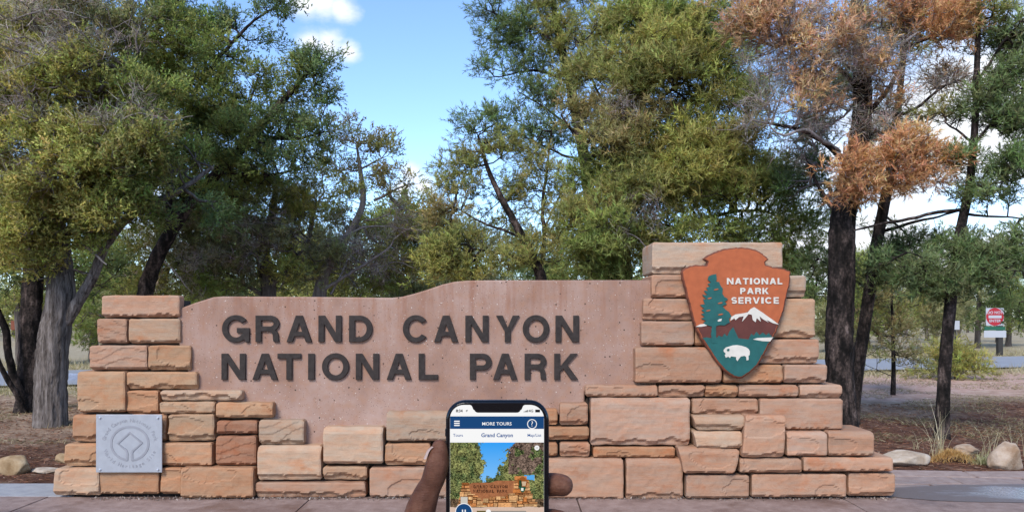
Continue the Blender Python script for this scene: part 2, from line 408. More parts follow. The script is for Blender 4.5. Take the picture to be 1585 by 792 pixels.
# irregular flagstones beyond the right end of the wall
def flag(pts, dz=0):
    c = sum((Vector((*p, 0)) for p in pts), Vector()) / len(pts)
    v, f = [], []; n = len(pts)
    for k, (z, s) in enumerate(((-.1, 1), (-.008 + dz, 1), (dz, .985))):
        for p in pts: q = c + (Vector((*p, 0)) - c) * s; v.append((q.x, q.y, z))
    for k in range(2):
        for i in range(n): j = (i + 1) % n; f.append((k * n + i, k * n + j, (k + 1) * n + j, (k + 1) * n + i))
    f.append(tuple(range(2 * n, 3 * n)))
    return obj('flagstone', mesh_py('flagstone', v, f), pavement, FLAG)
fr = random.Random(3)
xx = [[3.1, 3.75, 4.6, 5.2, 6.1, 6.9, 7.6], [3.1, 4.1, 4.75, 5.7, 6.4, 7.1, 7.6], [3.1, 3.6, 4.4, 5.35, 5.9, 6.8, 7.6]]
yr = [6.55, 6.98, 7.32, 7.66]
for k in range(3):
    for i in range(6):
        a = [fr.uniform(-.03, .03) for _ in range(8)]
        g = .012
        e0 = .05 * math.sin(xx[k][i] * 1.7 + k); e1 = .05 * math.sin(xx[k][i + 1] * 1.7 + k)
        f0 = .05 * math.sin(xx[k][i] * 1.7 + k + 1); f1 = .05 * math.sin(xx[k][i + 1] * 1.7 + k + 1)
        if k == 0: e0 = e1 = 0
        flag([(xx[k][i] + g, yr[k] + g + e0), (xx[k][i + 1] - g, yr[k] + g + e1), (xx[k][i + 1] - g + .02, yr[k + 1] - g + f1), (xx[k][i] + g + .02, yr[k + 1] - g + f0)], fr.uniform(-.006, .004))
# bed under the flagstones so the joints read dark
obj('paving_bed', box_mesh('paving_bed', 3.05, 7.65, 6.56, 7.64, -.2, -.03), pavement, MORTAR)
# puddle
def water_mat():
    m, t, b = new_mat('shallow_rain_puddle')
    k = pos_noise(t, 55, 6, (1, .5, 1), .75); n = pos_noise(t, 2.2, 4, (1, 2.2, 1))
    tc2 = N(t, 'ShaderNodeTexCoord'); vm = N(t, 'ShaderNodeVectorMath', operation='DISTANCE'); vm.inputs[1].default_value = (.62, .5, 0)
    mpp = N(t, 'ShaderNodeMapping'); mpp.inputs['Scale'].default_value = (1, 1, 0); t.links.new(tc2.outputs['Generated'], mpp.inputs[0]); t.links.new(mpp.outputs[0], vm.inputs[0])
    e = M(t, 'ADD', vm.outputs['Value'], M(t, 'MULTIPLY', M(t, 'SUBTRACT', n, .5), .5))
    deep = ramp(t, e, [(.26, (1, 1, 1)), (.44, (0, 0, 0))])           # 1 where water stands, 0 where the slab is only wet
    grav = ramp(t, k, [(.36, (.05, .048, .055)), (.52, (.20, .20, .225)), (.68, (.38, .38, .42))])
    t.links.new(mixc(t, deep, (.135, .10, .088), grav), b.inputs['Base Color'])
    r = N(t, 'ShaderNodeMapRange'); r.inputs['To Min'].default_value = .5; r.inputs['To Max'].default_value = .14; t.links.new(deep, r.inputs['Value']); t.links.new(r.outputs[0], b.inputs['Roughness'])
    b.inputs['Specular IOR Level'].default_value = .6
    bump(t, b, k, .008, .6); return m
pv = []
for i in range(72):
    a = 2 * math.pi * i / 72
    r = 1 + .16 * mnoise.noise((math.cos(a) * 1.6, math.sin(a) * 1.6, 2.2)) + .05 * mnoise.noise((math.cos(a) * 6, math.sin(a) * 6, 5))
    pv.append((4.72 + 1.66 * r * math.cos(a), 6.63 + .34 * r * math.sin(a), .006))
obj('puddle', mesh_py('puddle', pv, [tuple(range(72))]), mat=water_mat(), kind='structure')

# ------------------------------------------------------------------ the sign wall
wall = empty('entrance_sign_wall', (0, 6.6, 0), 'long sandstone block sign wall with pink concrete panel and dark raised letters', 'sign wall')
def wp(o): return under(o, wall)

def make_stone(quad, Y, depth, seed, slope_top=0.0):
    """rock-faced sandstone block; quad = photo corners (tl, tr, br, bl) on its own front plane"""
    tl, tr, br, bl = [P(q[0], q[1], Y) for q in quad]
    w = ((tr - tl).length + (br - bl).length) / 2; h = ((tl - bl).length + (tr - br).length) / 2
    nx = max(8, int(w / .013)); ny = max(6, int(h / .013))
    rnd = random.Random(seed); o = Vector((seed * 3.7 % 50, seed * 1.9 % 37, seed * .73 % 29))
    chipb = rnd.choice([.014, .018, .03, .045]); chipt = rnd.choice([0, 0, .012, .02]); scar = rnd.random()
    sx_, sz_ = rnd.random(), rnd.random()
    v = []
    for j in range(ny + 1):
        tv = j / ny
        for i in range(nx + 1):
            tu = i / nx
            # denser sampling near the rims
            u = tu; vv = tv
            p = (bl * (1 - u) + br * u) * (1 - vv) + (tl * (1 - u) + tr * u) * vv
            dl, dr, db, dt = u * w, (1 - u) * w, vv * h, (1 - vv) * h
            q = Vector((u * w, 0, vv * h)) + o
            n1 = mnoise.fractal(q * 5, .8, 2.1, 3); n2 = mnoise.noise(q * 16); n3 = mnoise.noise(Vector((q.x * 3.2, 7, q.z * 3.2)))
            r = .006
            e = 0
            for d, rr in ((dl, r), (dr, r), (db, r), (dt, r)):
                if d < rr: e = max(e, (1 - d / rr))
            y = .007 * e * (.6 + .8 * max(0, n2 + .3)) + .009 * abs(n1) + .003 * max(0, n2)
            # ragged pitched lower and upper margins
            line = chipb * (1 + .9 * mnoise.noise(Vector((q.x * 7, 3, seed)))) + .012 * mnoise.noise(Vector((q.x * 25, 3, seed)))
            if chipb and db < line: y += min(.034, (line - db) * 1.1 + .010)
            line = chipt * (1 + mnoise.noise(Vector((q.x * 6, 9, seed)))) 
            if chipt and dt < line: y += (line - dt) * .7 + .003
            if slope_top and dt < .05: y += slope_top * (1 - dt / .05) ** 1.3
            # conchoidal scar with a sharp rim
            if scar > .45:
                cx, cz = (.15 + .7 * sx_) * w, (.1 + .7 * sz_) * h
                dd = math.hypot((u * w - cx) / (.11 + .1 * sz_), (vv * h - cz) / (.05 + .05 * sx_)) + .55 * n3 + .2 * n2
                if dd < 1: y += .016 * (1 - dd * .45)
            if scar < .12:
                st = (q.z * 14 + n3 * 1.6) % 1.0
                y += .006 * st
            jx = .004 * mnoise.noise(Vector((q.z * 12, seed, 1))) if (i in (0, nx)) else 0
            jz = .005 * mnoise.noise(Vector((q.x * 9, seed, 5))) if (j in (0, ny)) else 0
            if i in (0, nx) and j in (0, ny):   # knocked-off corners
                jz += .006 * (1 if j == 0 else -1); jx += .006 * (1 if i == 0 else -1)
            v.append((p.x + jx, p.y + y, p.z + jz))
    f = []; s = nx + 1
    for j in range(ny):
        for i in range(nx): a = j * s + i; f.append((a, a + 1, a + s + 1, a + s))
    ring = [i for i in range(nx + 1)] + [j * s + nx for j in range(1, ny + 1)] + [ny * s + i for i in range(nx - 1, -1, -1)] + [j * s for j in range(ny - 1, 0, -1)]
    b0 = len(v)
    cx = (tl + br) / 2
    # keep the block's own metric size behind the face
    m = len(ring)
    for k in ring: v.append(v[k])
    for k in ring: v.append((v[k][0], Y + depth, v[k][2]))
    for k in range(m): l = (k + 1) % m; f.append((b0 + l, b0 + k, b0 + m + k, b0 + m + l))
    f.append(tuple(b0 + m + k for k in range(m)))
    me = mesh_py('stone', v, f)
    return me

def q(x0, y0, x1, y1): return [(x0, y0), (x1, y0), (x1, y1), (x0, y1)]
# tone: y yellow tan, p pale, o orange, r reddish, k pink, c cream
TONE = {'y': (0.396, 0.260, 0.160), 'p': (0.405, 0.283, 0.190), 'o': (0.371, 0.218, 0.126), 'r': (0.309, 0.163, 0.099), 'k': (0.376, 0.243, 0.167), 'c': (0.396, 0.298, 0.214)}
STONES = [  # quad, tone, protrusion towards the viewer, visible sloping top
 (q(157, 457, 277, 490.5), 'k', 0, 0), (q(149.5, 493, 195, 531), 'k', 0, 0), (q(199, 493, 278, 531), 'p', 0, 0),
 (q(137.5, 534.5, 226.5, 572.5), 'k', .01, 0), (q(229, 534.5, 293.5, 572.5), 'y', 0, 0), (q(119, 575, 192.5, 638), 'y', .02, 0),
 (q(195.5, 575.5, 304, 602), 'y', 0, 0), (q(195, 604.5, 244, 640), 'o', 0, 0), (q(247, 604.5, 373, 619.5), 'p', .03, .01),
 (q(246, 622, 331, 640), 'y', .03, 0), ([(112, 642), (196, 642), (196, 683.5), (110, 683.5)], 'o', 0, 0), ([(100, 687), (200, 687), (200, 721.5), (98, 721.5)], 'y', .01, 0),
 ([(84, 725), (151, 725), (152, 767), (80, 767)], 'p', .03, .01), (q(154, 728, 244.5, 765), 'o', .01, 0), (q(248, 724, 281, 765), 'o', .01, 0),
 ([(200, 641), (257, 641), (254, 683), (200, 683)], 'o', 0, 0), ([(261, 641), (331, 641), (330, 682), (258, 683)], 'y', .02, 0), (q(204, 685.5, 327, 721), 'o', .01, 0),
 (q(279, 724, 391, 771), 'o', .06, .012), (q(333.5, 623, 421, 647), 'y', .03, .015), (q(335, 651, 396.5, 672), 'r', .02, 0),
 (q(333.5, 675, 395.5, 720.5), 'r', .01, 0), (q(400, 650, 469.5, 688), 'c', .03, .015), (q(398, 690, 496, 743), 'p', .05, .03),
 (q(395, 746.5, 565, 770), 'k', .03, 0), (q(500, 661, 592, 718), 'p', .06, .035), (q(499.5, 722, 567.5, 743), 'p', .02, 0),
 (q(572, 723.5, 668, 770), 'k', .03, 0), (q(598, 637, 704, 683), 'c', .04, .03), (q(596, 686.5, 665, 720), 'o', .03, 0),
 (q(669, 686.5, 745, 707), 'o', .02, 0), (q(672, 711, 738, 771), 'k', .03, 0), (q(709, 634, 786, 683), 'p', .04, .02),
 (q(790, 633, 863, 657.5), 'o', .02, 0), (q(867, 624, 910, 658), 'k', .05, .02), (q(790, 661, 912, 681), 'o', .03, 0),
 (q(749, 685, 863, 706), 'o', .02, 0), (q(867, 685, 913, 707), 'k', .02, 0), (q(742, 710, 965, 773), 'k', .05, .012),
 (q(970, 710, 1057, 773), 'k', .05, .02), (q(915, 616, 1068, 689), 'k', .06, .02), (q(919, 691.5, 1045, 708.5), 'o', .03, 0),
 (q(907, 596, 1018, 614), 'k', .05, .01), (q(1020, 596, 1091.5, 614), 'k', .05, .01), (q(1093, 596, 1143, 614), 'o', .05, .01),
 (q(1145, 596, 1236.5, 614.5), 'k', .05, .01), (q(1239, 595.5, 1304, 615.5), 'k', .05, .01), (q(1072, 617, 1173.5, 641), 'k', .04, 0),
 (q(1177, 617, 1305, 665), 'k', .05, 0), ([(1073, 643), (1154, 643), (1152, 666), (1080, 666)], 'p', .12, .03),
 ([(1074, 668), (1150, 668), (1148, 694), (1080, 694)], 'p', .13, .02), ([(1156, 643), (1217, 643), (1214, 708), (1149, 708)], 'k', .16, .03),
 ([(1050, 692), (1146, 696), (1138, 733), (1060, 733)], 'k', .14, .03), (q(1146, 710, 1241, 732), 'k', .12, 0), (q(1245, 708, 1383, 730), 'k', .12, .01),
 (q(1219.5, 669, 1281, 706), 'k', .13, .015), (q(1284, 668, 1354, 706), 'k', .13, .03), (q(1063, 735, 1160, 772), 'k', .08, 0),
 (q(1164.5, 733.5, 1310.5, 770), 'k', .08, 0), (q(1315, 732.5, 1386, 768), 'k', .08, 0),
 (q(1010, 375, 1211.5, 423), 'c', .03, 0), (q(1009, 425, 1112, 460), 'k', .03, 0), (q(1148, 426, 1248, 459), 'c', .03, 0),
 (q(996, 462, 1110, 494.5), 'k', .03, 0), (q(1150, 462, 1262, 522.5), 'p', .03, 0), (q(993, 497, 1074, 535), 'k', .03, 0),
 (q(1076.5, 497, 1146, 535), 'o', .03, 0), (q(1122, 525, 1268, 562), 'k', .03, 0), (q(984, 537.5, 1117, 592.5), 'k', .06, .015),
 (q(1120.5, 564.5, 1212, 592.5), 'o', .03, 0), (q(1215, 564.5, 1281, 592.5), 'k', .04, 0)]
for n, (qd, tone, pro, slope) in enumerate(STONES):
    ym = sum(p[1] for p in qd) / 4; xm = sum(p[0] for p in qd) / 4
    Y = 6.47 + (770 - ym) / 395 * .085 - pro + random.uniform(-.008, .004)
    right = xm > 960
    if right and ym < 595: Y -= .025
    me = make_stone(qd, Y, .10 if n == 0 else .42 if ym > 600 or not right else .5, n + 1, slope)
    o = wp(obj('stone', me, None, STONE))
    c = TONE[tone]; k = random.uniform(.86, 1.1); h = random.uniform(-.05, .04)
    o.color = (c[0] * k, c[1] * k * (1 + h), c[2] * k * (1 + 2 * h), 1)

def px_loop(pts, Y):
    return [((p[0] - 792.5) * Y / F, CAMZ - (p[1] - HZ) * Y / F) for p in pts]
def front(Y):
    """local (x right, y up, z towards viewer) to the world on the plane y = Y"""
    return lambda c: Vector((c.x, Y - c.z, c.y))
YP = 6.565
panel_px = [(276, 478), (300, 469), (330, 459.5), (345, 458.5), (470, 459), (606, 460.5), (622, 459), (640, 454.5), (660, 448.5), (685, 440), (702, 436), (722, 434), (760, 433.5), (1016, 433), (1016, 604),
            (905, 606), (905, 640), (700, 650), (610, 650), (590, 672), (510, 690), (505, 705), (480, 700), (455, 665), (415, 655), (400, 640), (340, 632), (330, 612), (296, 612), (288, 560), (272, 520)]
panel = wp(obj('concrete_panel', flat_shape('concrete_panel', [px_loop(panel_px, YP)], .30, .012, lambda c: Vector((c.x, YP + .30 - c.z, c.y))), None, CONC))
core_px = [(164, 464), (268, 464), (268, 500), (284, 542), (292, 585), (362, 612), (412, 630), (412, 658), (460, 658), (488, 698), (507, 700), (507, 672), (585, 672), (604, 648), (700, 648), (790, 642), (872, 634), (900, 632),
           (914, 604), (990, 602), (992, 545), (1002, 500), (1004, 468), (1018, 430), (1018, 383), (1203, 383), (1203, 432), (1240, 432), (1240, 467), (1254, 468), (1254, 528), (1259, 532), (1259, 567), (1272, 570), (1272, 600),
           (1295, 602), (1295, 662), (1344, 676), (1344, 709), (1374, 712), (1376, 737), (1377, 768), (90, 768), (90, 730), (108, 724), (108, 692), (120, 686), (120, 646), (128, 640), (128, 580), (146, 574), (146, 538), (158, 532), (158, 496), (164, 490)]
wp(obj('mortar_core', flat_shape('mortar_core', [px_loop(core_px, 6.6)], .36, 0.0, lambda c: Vector((c.x, 6.6 + .36 - c.z, c.y))), None, MORTAR))

# ---- letters
def arc(cx, cy, rx, ry, a0, a1, n):
    return [(cx + rx * math.cos(R(a0 + (a1 - a0) * i / n)), cy + ry * math.sin(R(a0 + (a1 - a0) * i / n))) for i in range(n + 1)]
def band(path, wd):
    L, Rr = [], []
    for i, p in enumerate(path):
        a = path[max(0, i - 1)]; b = path[min(len(path) - 1, i + 1)]
        dx, dy = b[0] - a[0], b[1] - a[1]; l = math.hypot(dx, dy); nx, ny = -dy / l * wd / 2, dx / l * wd / 2
        L.append((p[0] + nx, p[1] + ny)); Rr.append((p[0] - nx, p[1] - ny))
    return L + Rr[::-1]
def glyph(ch, w, h, s, t):
    """outline loops of a bold grotesque capital; s = stem, t = thin stroke"""
    if ch == 'I': return [[(0, 0), (w, 0), (w, h), (0, h)]]
    if ch == 'L': return [[(0, 0), (w, 0), (w, t), (s, t), (s, h), (0, h)]]
    if ch == 'T': a = (w - s) / 2; return [[(a, 0), (a + s, 0), (a + s, h - t), (w, h - t), (w, h), (0, h), (0, h - t), (a, h - t)]]
    if ch == 'E': m = (h - t) / 2; return [[(0, 0), (w, 0), (w, t), (s, t), (s, m), (w * .93, m), (w * .93, m + t), (s, m + t), (s, h - t), (w, h - t), (w, h), (0, h)]]
    if ch == 'N': return [[(0, 0), (s, 0), (s, h * .66), (w - s * 1.12, 0), (w, 0), (w, h), (w - s, h), (w - s, h * .34), (s * 1.12, h), (0, h)]]
    if ch == 'A':
        m = w / 2; a = s * .58
        k = lambda y: (m - a) * (1 - y / h)          # outer left edge is x = (m-a)*y/h
        xl = lambda y: (m - a) * y / h
        it = h - t * 1.25; b0, b1 = h * .21, h * .21 + t * .95
        il = lambda y: xl(y) + s * 1.06
        yt = h * (m - s * 1.06) / (m - a)
        return [[(0, 0), (s * 1.06, 0), (il(b0), b0), (w - il(b0), b0), (w - s * 1.06, 0), (w, 0), (m + a, h), (m - a, h)],
                [(il(b1), b1), (w - il(b1), b1), (m, min(yt, h * .80))]]
    if ch == 'V': m = w / 2; a = s * .55; return [[(m - a, 0), (m + a, 0), (w, h), (w - s * 1.06, h), (m, h * .24), (s * 1.06, h), (0, h)]]
    if ch == 'Y': m = w / 2; a = s / 2; return [[(m - a, 0), (m + a, 0), (m + a, h * .40), (w, h), (w - s * 1.15, h), (m, h * .55), (s * 1.15, h), (0, h), (m - a, h * .40)]]
    if ch == 'K': return [[(0, 0), (s, 0), (s, h * .30), (s + w * .13, h * .42), (w - s * 1.25, 0), (w, 0), (s + w * .30, h * .58), (w * .97, h), (w * .97 - s * 1.2, h), (s, h * .50), (s, h), (0, h)]]
    if ch == 'O': return [arc(w / 2, h / 2, w / 2, h / 2, 0, 350, 35), arc(w / 2, h / 2, w / 2 - s, h / 2 - t, 0, 350, 35)]
    if ch == 'D':
        c = w * .45
        return [[(0, 0), (c, 0)] + arc(c, h / 2, w - c, h / 2, -84, 84, 20) + [(c, h), (0, h)],
                [(s, t), (c, t)] + arc(c, h / 2, w - c - s, h / 2 - t, -84, 84, 20) + [(c, h - t), (s, h - t)]]
    if ch in 'PR':
        hb = h * .36 if ch == 'P' else h * .40
        c = w * .60; cy = (hb + h) / 2; ry = (h - hb) / 2
        hole = [(s, hb + t), (c, hb + t)] + arc(c, cy, w - c - s, ry - t, -80, 80, 14) + [(c, h - t), (s, h - t)]
        if ch == 'P': return [[(0, 0), (s, 0), (s, hb), (c, hb)] + arc(c, cy, w - c, ry, -84, 84, 18) + [(c, h), (0, h)], hole]
        return [[(0, 0), (s, 0), (s, hb), (w * .52, hb), (w * .66, hb - .03 * h), (w * .72, h * .27), (w * .73, h * .08), (w * .76, 0), (w, 0), (w * .97, h * .06), (w * .96, h * .28), (w * .92, h * .38), (w * .84, h * .445)]
                + arc(c, cy, w - c, ry, -46, 84, 16) + [(c, h), (0, h)], hole]
    if ch == 'C': return [arc(w / 2, h / 2, w / 2, h / 2, 36, 324, 40) + arc(w / 2, h / 2, w / 2 - s, h / 2 - t, 322, 38, 40)]
    if ch == 'G':
        return [arc(w * .5, h / 2, w * .5, h / 2, 38, 308, 38) + [(w * .83, h * .09), (w * .86, 0), (w, 0), (w, h * .53), (w * .54, h * .53), (w * .54, h * .53 - t), (w * .77, h * .53 - t)]
                + arc(w * .5, h / 2, w * .5 - s, h / 2 - t, 322, 40, 36)]
    if ch == 'S':
        r = (h - t) / 4; a = w / 2 - t * .45; cx = w / 2
        path = arc(cx, h - t / 2 - r, a, r, 28, 270, 18) + arc(cx, t / 2 + r, a, r, 90, -152, 18)[1:]
        return [band(path, t * 1.05)]
def glyph_px(ch, x0, x1, y0, y1, s, t, Y):
    k = Y / F; lps = glyph(ch, (x1 - x0) * k, (y1 - y0) * k, s * k, t * k); o = P(x0, y1, Y)
    return [[(o.x + p[0], o.z + p[1]) for p in lp] for lp in lps]
IRON = plain('dark_bronze_letter_metal', (.036, .028, .024), .7, bump=.25, bscale=300, var=.25, spec=.15)
LETTERS = [('G', 342.4, 385, 0), ('R', 394.4, 431.5, 0), ('A', 442.5, 482, 0), ('N', 492, 528, 0), ('D', 539.5, 576, 0), ('C', 623, 663.5, 0), ('A', 671.5, 709, 0), ('N', 720, 756, 0), ('Y', 767.5, 804, 0), ('O', 809, 850.5, 0), ('N', 860, 896.5, 0),
           ('N', 341.5, 379, 1), ('A', 389.5, 429, 1), ('T', 428.5, 465, 1), ('I', 476, 486, 1), ('O', 497.5, 539.5, 1), ('N', 550, 586, 1), ('A', 598, 636.5, 1), ('L', 647.5, 677.5, 1), ('P', 727, 761, 1), ('A', 763, 801, 1), ('R', 812, 846, 1), ('K', 858, 895.5, 1)]
YL = YP - .004
for ch, x0, x1, row in LETTERS:
    y0, y1 = ((488, 529), (547, 587.5))[row]
    if ch in 'GCO': y0 -= .8; y1 += .8
    lps = glyph_px(ch, x0, x1, y0, y1, 9.1, 7.8, 6.53)
    o = obj('letter', flat_shape('letter', lps, .019, .004, front(YL)), panel, IRON)

# ------------------------------------------------------------------ arrowhead emblem
YA = 6.40
def zc(pts): return [(1050 + x / 3.683, 375 + y / 3.683) for x, y in pts]
head = empty('arrowhead_emblem', P(1140, 585, YA + .03), 'orange and green arrowhead emblem with bison and white lettering on the tall pillar', 'emblem sign')
def hp(o): return under(o, head)
outl = [(330, 28), (400, 32), (450, 45), (490, 70), (517, 97), (496, 113), (500, 128), (540, 140), (600, 148), (640, 162), (640, 200), (633, 260), (615, 320), (605, 380), (585, 440), (560, 510), (525, 575), (490, 640), (455, 700), (410, 745), (370, 770), (345, 777), (310, 766), (265, 735), (215, 680), (170, 610), (130, 550), (100, 490), (80, 430), (65, 370), (50, 310), (35, 250), (20, 195), (18, 165), (40, 145), (80, 130), (130, 128), (160, 130), (166, 112), (143, 95), (170, 72), (210, 55), (260, 38)]
def rough_loop(pts, step, amp, seed):
    out = []
    for i in range(len(pts)):
        a, b = Vector(pts[i]), Vector(pts[(i + 1) % len(pts)]); n = max(1, int((b - a).length / step))
        nn = Vector((b.y - a.y, a.x - b.x)).normalized()
        for k in range(n):
            p = a.lerp(b, k / n); p += nn * amp * (mnoise.noise((p.x * .09, p.y * .09, seed)) + .6 * mnoise.noise((p.x * .25, p.y * .25, seed + 3)))
            out.append((p.x, p.y))
    return out
def inset(pts, d):
    c = (328, 380); out = []
    n = len(pts)
    for i, p in enumerate(pts):
        a, b = pts[i - 2], pts[(i + 2) % n]; t = Vector((b[0] - a[0], b[1] - a[1])).normalized(); nn = Vector((-t.y, t.x))
        out.append((p[0] + nn.x * d, p[1] + nn.y * d))
    return out
EDGE = plain('arrowhead_rim_brown', lin(104, 54, 34), .8, bump=.6, bscale=120, var=.25)
FACE = plain('arrowhead_orange_paint', lin(164, 86, 50), .7, bump=.25, bscale=160, var=.10, spec=.3)
GREEN = plain('emblem_green_paint', lin(30, 84, 80), .7, bump=.2, var=.14, bscale=120, spec=.3)
BROWN = plain('emblem_brown_paint', lin(88, 46, 38), .7, var=.14, bscale=120, spec=.3)
WHITE = plain('emblem_white_paint', lin(198, 190, 176), .7, var=.08, bscale=120, spec=.3)
ro = rough_loop(outl, 9, 5.5, 2.0)
hp(obj('rim', flat_shape('rim', [px_loop(zc(ro), YA)], .055, .010, lambda c: Vector((c.x, YA + .055 - c.z, c.y))), None, EDGE))
ri = inset(rough_loop(outl, 9, 3.0, 2.0), 8.0)
hp(obj('orange_face', flat_shape('orange_face', [px_loop(zc(ri), YA)], .006, .002, front(YA + .002)), None, FACE))
def layer(name, pts, mat, lv, holes=()):
    Y = YA - .004 - .0035 * lv
    return hp(obj(name, flat_shape(name, [px_loop(zc(p), Y) for p in [pts, *holes]], .0035, .0, front(Y)), None, mat))
def clip_face(ytop, xl, xr):
    """the face outline below a given line, in order from the right shoulder round the point to the left"""
    return [p for p in inset(rough_loop(outl, 9, 3.0, 2.0), 12.0) if p[1] > ytop]
low_m = clip_face(470, 0, 0)
i0 = max(range(len(low_m)), key=lambda i: low_m[i][0] - .2 * low_m[i][1]); 
# order is clockwise from the top, so points run right side -> tip -> left side
layer('brown_range', low_m + [(100, 480), (140, 474), (200, 476), (290, 455), (330, 428), (375, 405), (430, 372), (470, 400), (510, 432), (545, 452), (572, 470)], BROWN, 0)
low_g = clip_face(548, 0, 0)
layer('green_meadow', low_g + [(135, 545), (160, 540), (190, 545), (215, 548), (230, 530), (250, 538), (262, 518), (278, 535), (292, 505), (312, 482), (330, 520), (342, 545), (400, 552), (415, 520), (430, 530), (445, 508), (462, 528), (480, 512), (500, 528), (515, 515), (535, 540), (548, 540)], GREEN, 1)
layer('snow_patch', [(98, 480), (125, 466), (158, 462), (162, 474), (130, 480)], WHITE, 1.3)
layer('snow_patch', [(424, 552), (450, 544), (540, 540), (522, 564), (480, 562)], WHITE, 2.0)
layer('snow_cap', [(296, 446), (300, 425), (325, 410), (360, 405), (395, 398), (412, 378), (432, 368), (455, 384), (480, 400), (510, 422), (545, 446), (573, 468), (540, 460), (500, 440), (515, 456), (480, 436), (462, 420), (470, 452), (446, 430), (440, 454), (424, 442), (418, 412), (400, 408), (380, 432), (362, 452), (372, 420), (345, 425), (326, 442), (318, 432)], WHITE, 1.3)
tree_px = [(190, 572), (186, 520), (192, 478), (160, 470), (140, 455), (158, 448), (128, 432), (150, 425), (128, 405), (152, 402), (130, 385), (150, 378), (122, 355), (150, 352), (140, 322), (160, 325), (136, 298), (165, 300), (145, 275), (170, 276), (158, 258), (182, 250), (165, 236), (186, 228), (166, 212), (172, 192), (195, 184), (215, 180), (220, 205), (212, 222), (232, 226), (240, 245), (252, 262), (250, 290), (262, 310), (282, 322), (264, 336), (276, 352), (250, 362), (268, 382), (290, 398), (302, 418), (290, 432), (292, 455), (262, 472), (232, 470), (214, 478), (214, 530), (222, 572)]
layer('pine_silhouette', rough_loop(tree_px, 8, 2.5, 6.0), GREEN, 2.2)
layer('snow_patch', [(222, 446), (232, 437), (248, 434), (244, 447), (228, 451)], WHITE, 3.4)
for yb, xb, rx_, ry_ in ((268, 215, 14, 4), (318, 178, 12, 4), (345, 238, 14, 4), (388, 170, 12, 4), (410, 240, 15, 4)):
    layer('branch_gap', [(xb + rx_ * math.cos(a) , yb + ry_ * math.sin(a) - .2 * rx_ * math.cos(a)) for a in [i * math.pi / 5 for i in range(10)]], FACE, 3.4)
layer('bison', [(258, 612), (270, 598), (290, 592), (310, 586), (335, 584), (360, 588), (385, 596), (400, 606), (407, 620), (406, 640), (399, 645), (400, 668), (388, 672), (386, 652), (376, 645), (355, 650), (345, 662), (336, 676), (328, 664), (330, 652), (312, 650), (300, 648), (294, 658), (284, 650), (270, 656), (264, 642), (270, 632), (258, 622)], WHITE, 2.2)
layer('bison_eye', [(276, 610), (284, 604), (292, 608), (288, 618), (280, 620)], GREEN, 3.4)
def label_row(txt, x0, x1, y0, y1):
    wid = {'I': .32, 'L': .68, 'E': .70, 'S': .74, 'T': .80, 'P': .76, 'R': .84, 'K': .88}
    ws = [wid.get(c, .95) for c in txt]; gap = .2; tot = sum(ws) + gap * (len(txt) - 1); k = (x1 - x0) / tot; x = x0
    for c, w in zip(txt, ws):
        a = zc([(x, y0), (x + w * k, y1)]); s = 9.5 / 3.683; t = 8.0 / 3.683
        Y = YA - .006
        hp(obj('letter', flat_shape('letter', glyph_px(c, a[0][0], a[1][0], a[0][1], a[1][1], s, t, Y), .004, 0, front(Y)), None, WHITE))
        x += (w + gap) * k
label_row('NATIONAL', 276, 592, 203, 239); label_row('PARK', 352, 514, 259, 294); label_row('SERVICE', 302, 572, 312, 349)

# ------------------------------------------------------------------ grey heritage plaque
YQ = 6.435
plq = empty('heritage_plaque', P(200, 730, YQ + .02), 'square grey metal plaque with ring emblem bolted low on the left pillar', 'plaque')
def pp(o): return under(o, plq)
STEEL = plain('galvanised_plaque_metal', (.35, .35, .365), .55, metal=.35, bump=.1, bscale=150, var=.06)
ENGR = plain('plaque_raised_grey', (.27, .265, .28), .6, metal=.3, var=.1, bscale=80)
BOLT = plain('bright_bolt_steel', (.62, .62, .64), .35, metal=.6)
pa, pb = P(148.5, 641, YQ), P(250.5, 730.5, YQ)
pp(obj('plate', box_mesh('plate', pa.x, pb.x, YQ, YQ + .014, pb.z, pa.z, .003), None, STEEL))
for x in (155, 244.5):
    for y in (646, 726):
        c = P(x, y, YQ); pp(obj('bolt', cyl_mesh('bolt', c + Vector((0, .001, 0)), c + Vector((0, -.008, 0)), .010, .009, 14, True), None, BOLT))
def zq(pts): return [(140 + x / 7.917, 635 + y / 7.917) for x, y in pts]
ringc = (482, 402)
path = [(448, 610), (452, 520), (440, 485), (335, 402), (482, 268), (632, 396), (520, 490), (508, 520), (512, 610)]
ringp = [(ringc[0] + 228 * math.cos(R(a)), ringc[1] + 205 * math.sin(R(a))) for a in range(98, 98 + 345, 6)]
ringp = [(508, 606)] + [(ringc[0] + 228 * math.cos(R(a)), ringc[1] + 205 * math.sin(R(a))) for a in range(80, -255, -6)] + [(452, 606)]
for nm, pt in (('emblem_ring', ringp), ('emblem_square', path)):
    b = band(pt, 26); pp(obj(nm, flat_shape(nm, [px_loop(zq(b), YQ)], .003 if nm == 'emblem_ring' else .0045, 0, front(YQ - .0002)), None, ENGR))
tms = []
def arc_text(txt, a0, a1, rx, ry, flip):
    for i, chh in enumerate(txt):
        if chh == ' ': continue
        a = R(a0 + (a1 - a0) * i / (len(txt) - 1)); px, py = zq([(ringc[0] + rx * math.cos(a), ringc[1] - ry * math.sin(a))])[0]
        c = P(px, py, YQ); rot = a - math.pi / 2 if not flip else a + math.pi / 2
        cr, sr = math.cos(rot), math.sin(rot)
        tms.append(text_mesh('t', chh, .042, .0015, lambda v, c=c, cr=cr, sr=sr: Vector((c.x + v.x * cr - v.y * sr, YQ - v.z - .0002, c.z + v.x * sr + v.y * cr)), .012))
arc_text('Grand Canyon National Park', 168, 10, 318, 282, False)
arc_text('World Heritage Site', 202, 338, 318, 282, True)
pp(obj('raised_lettering', join_meshes('raised_lettering', tms), None, ENGR, kind='stuff'))
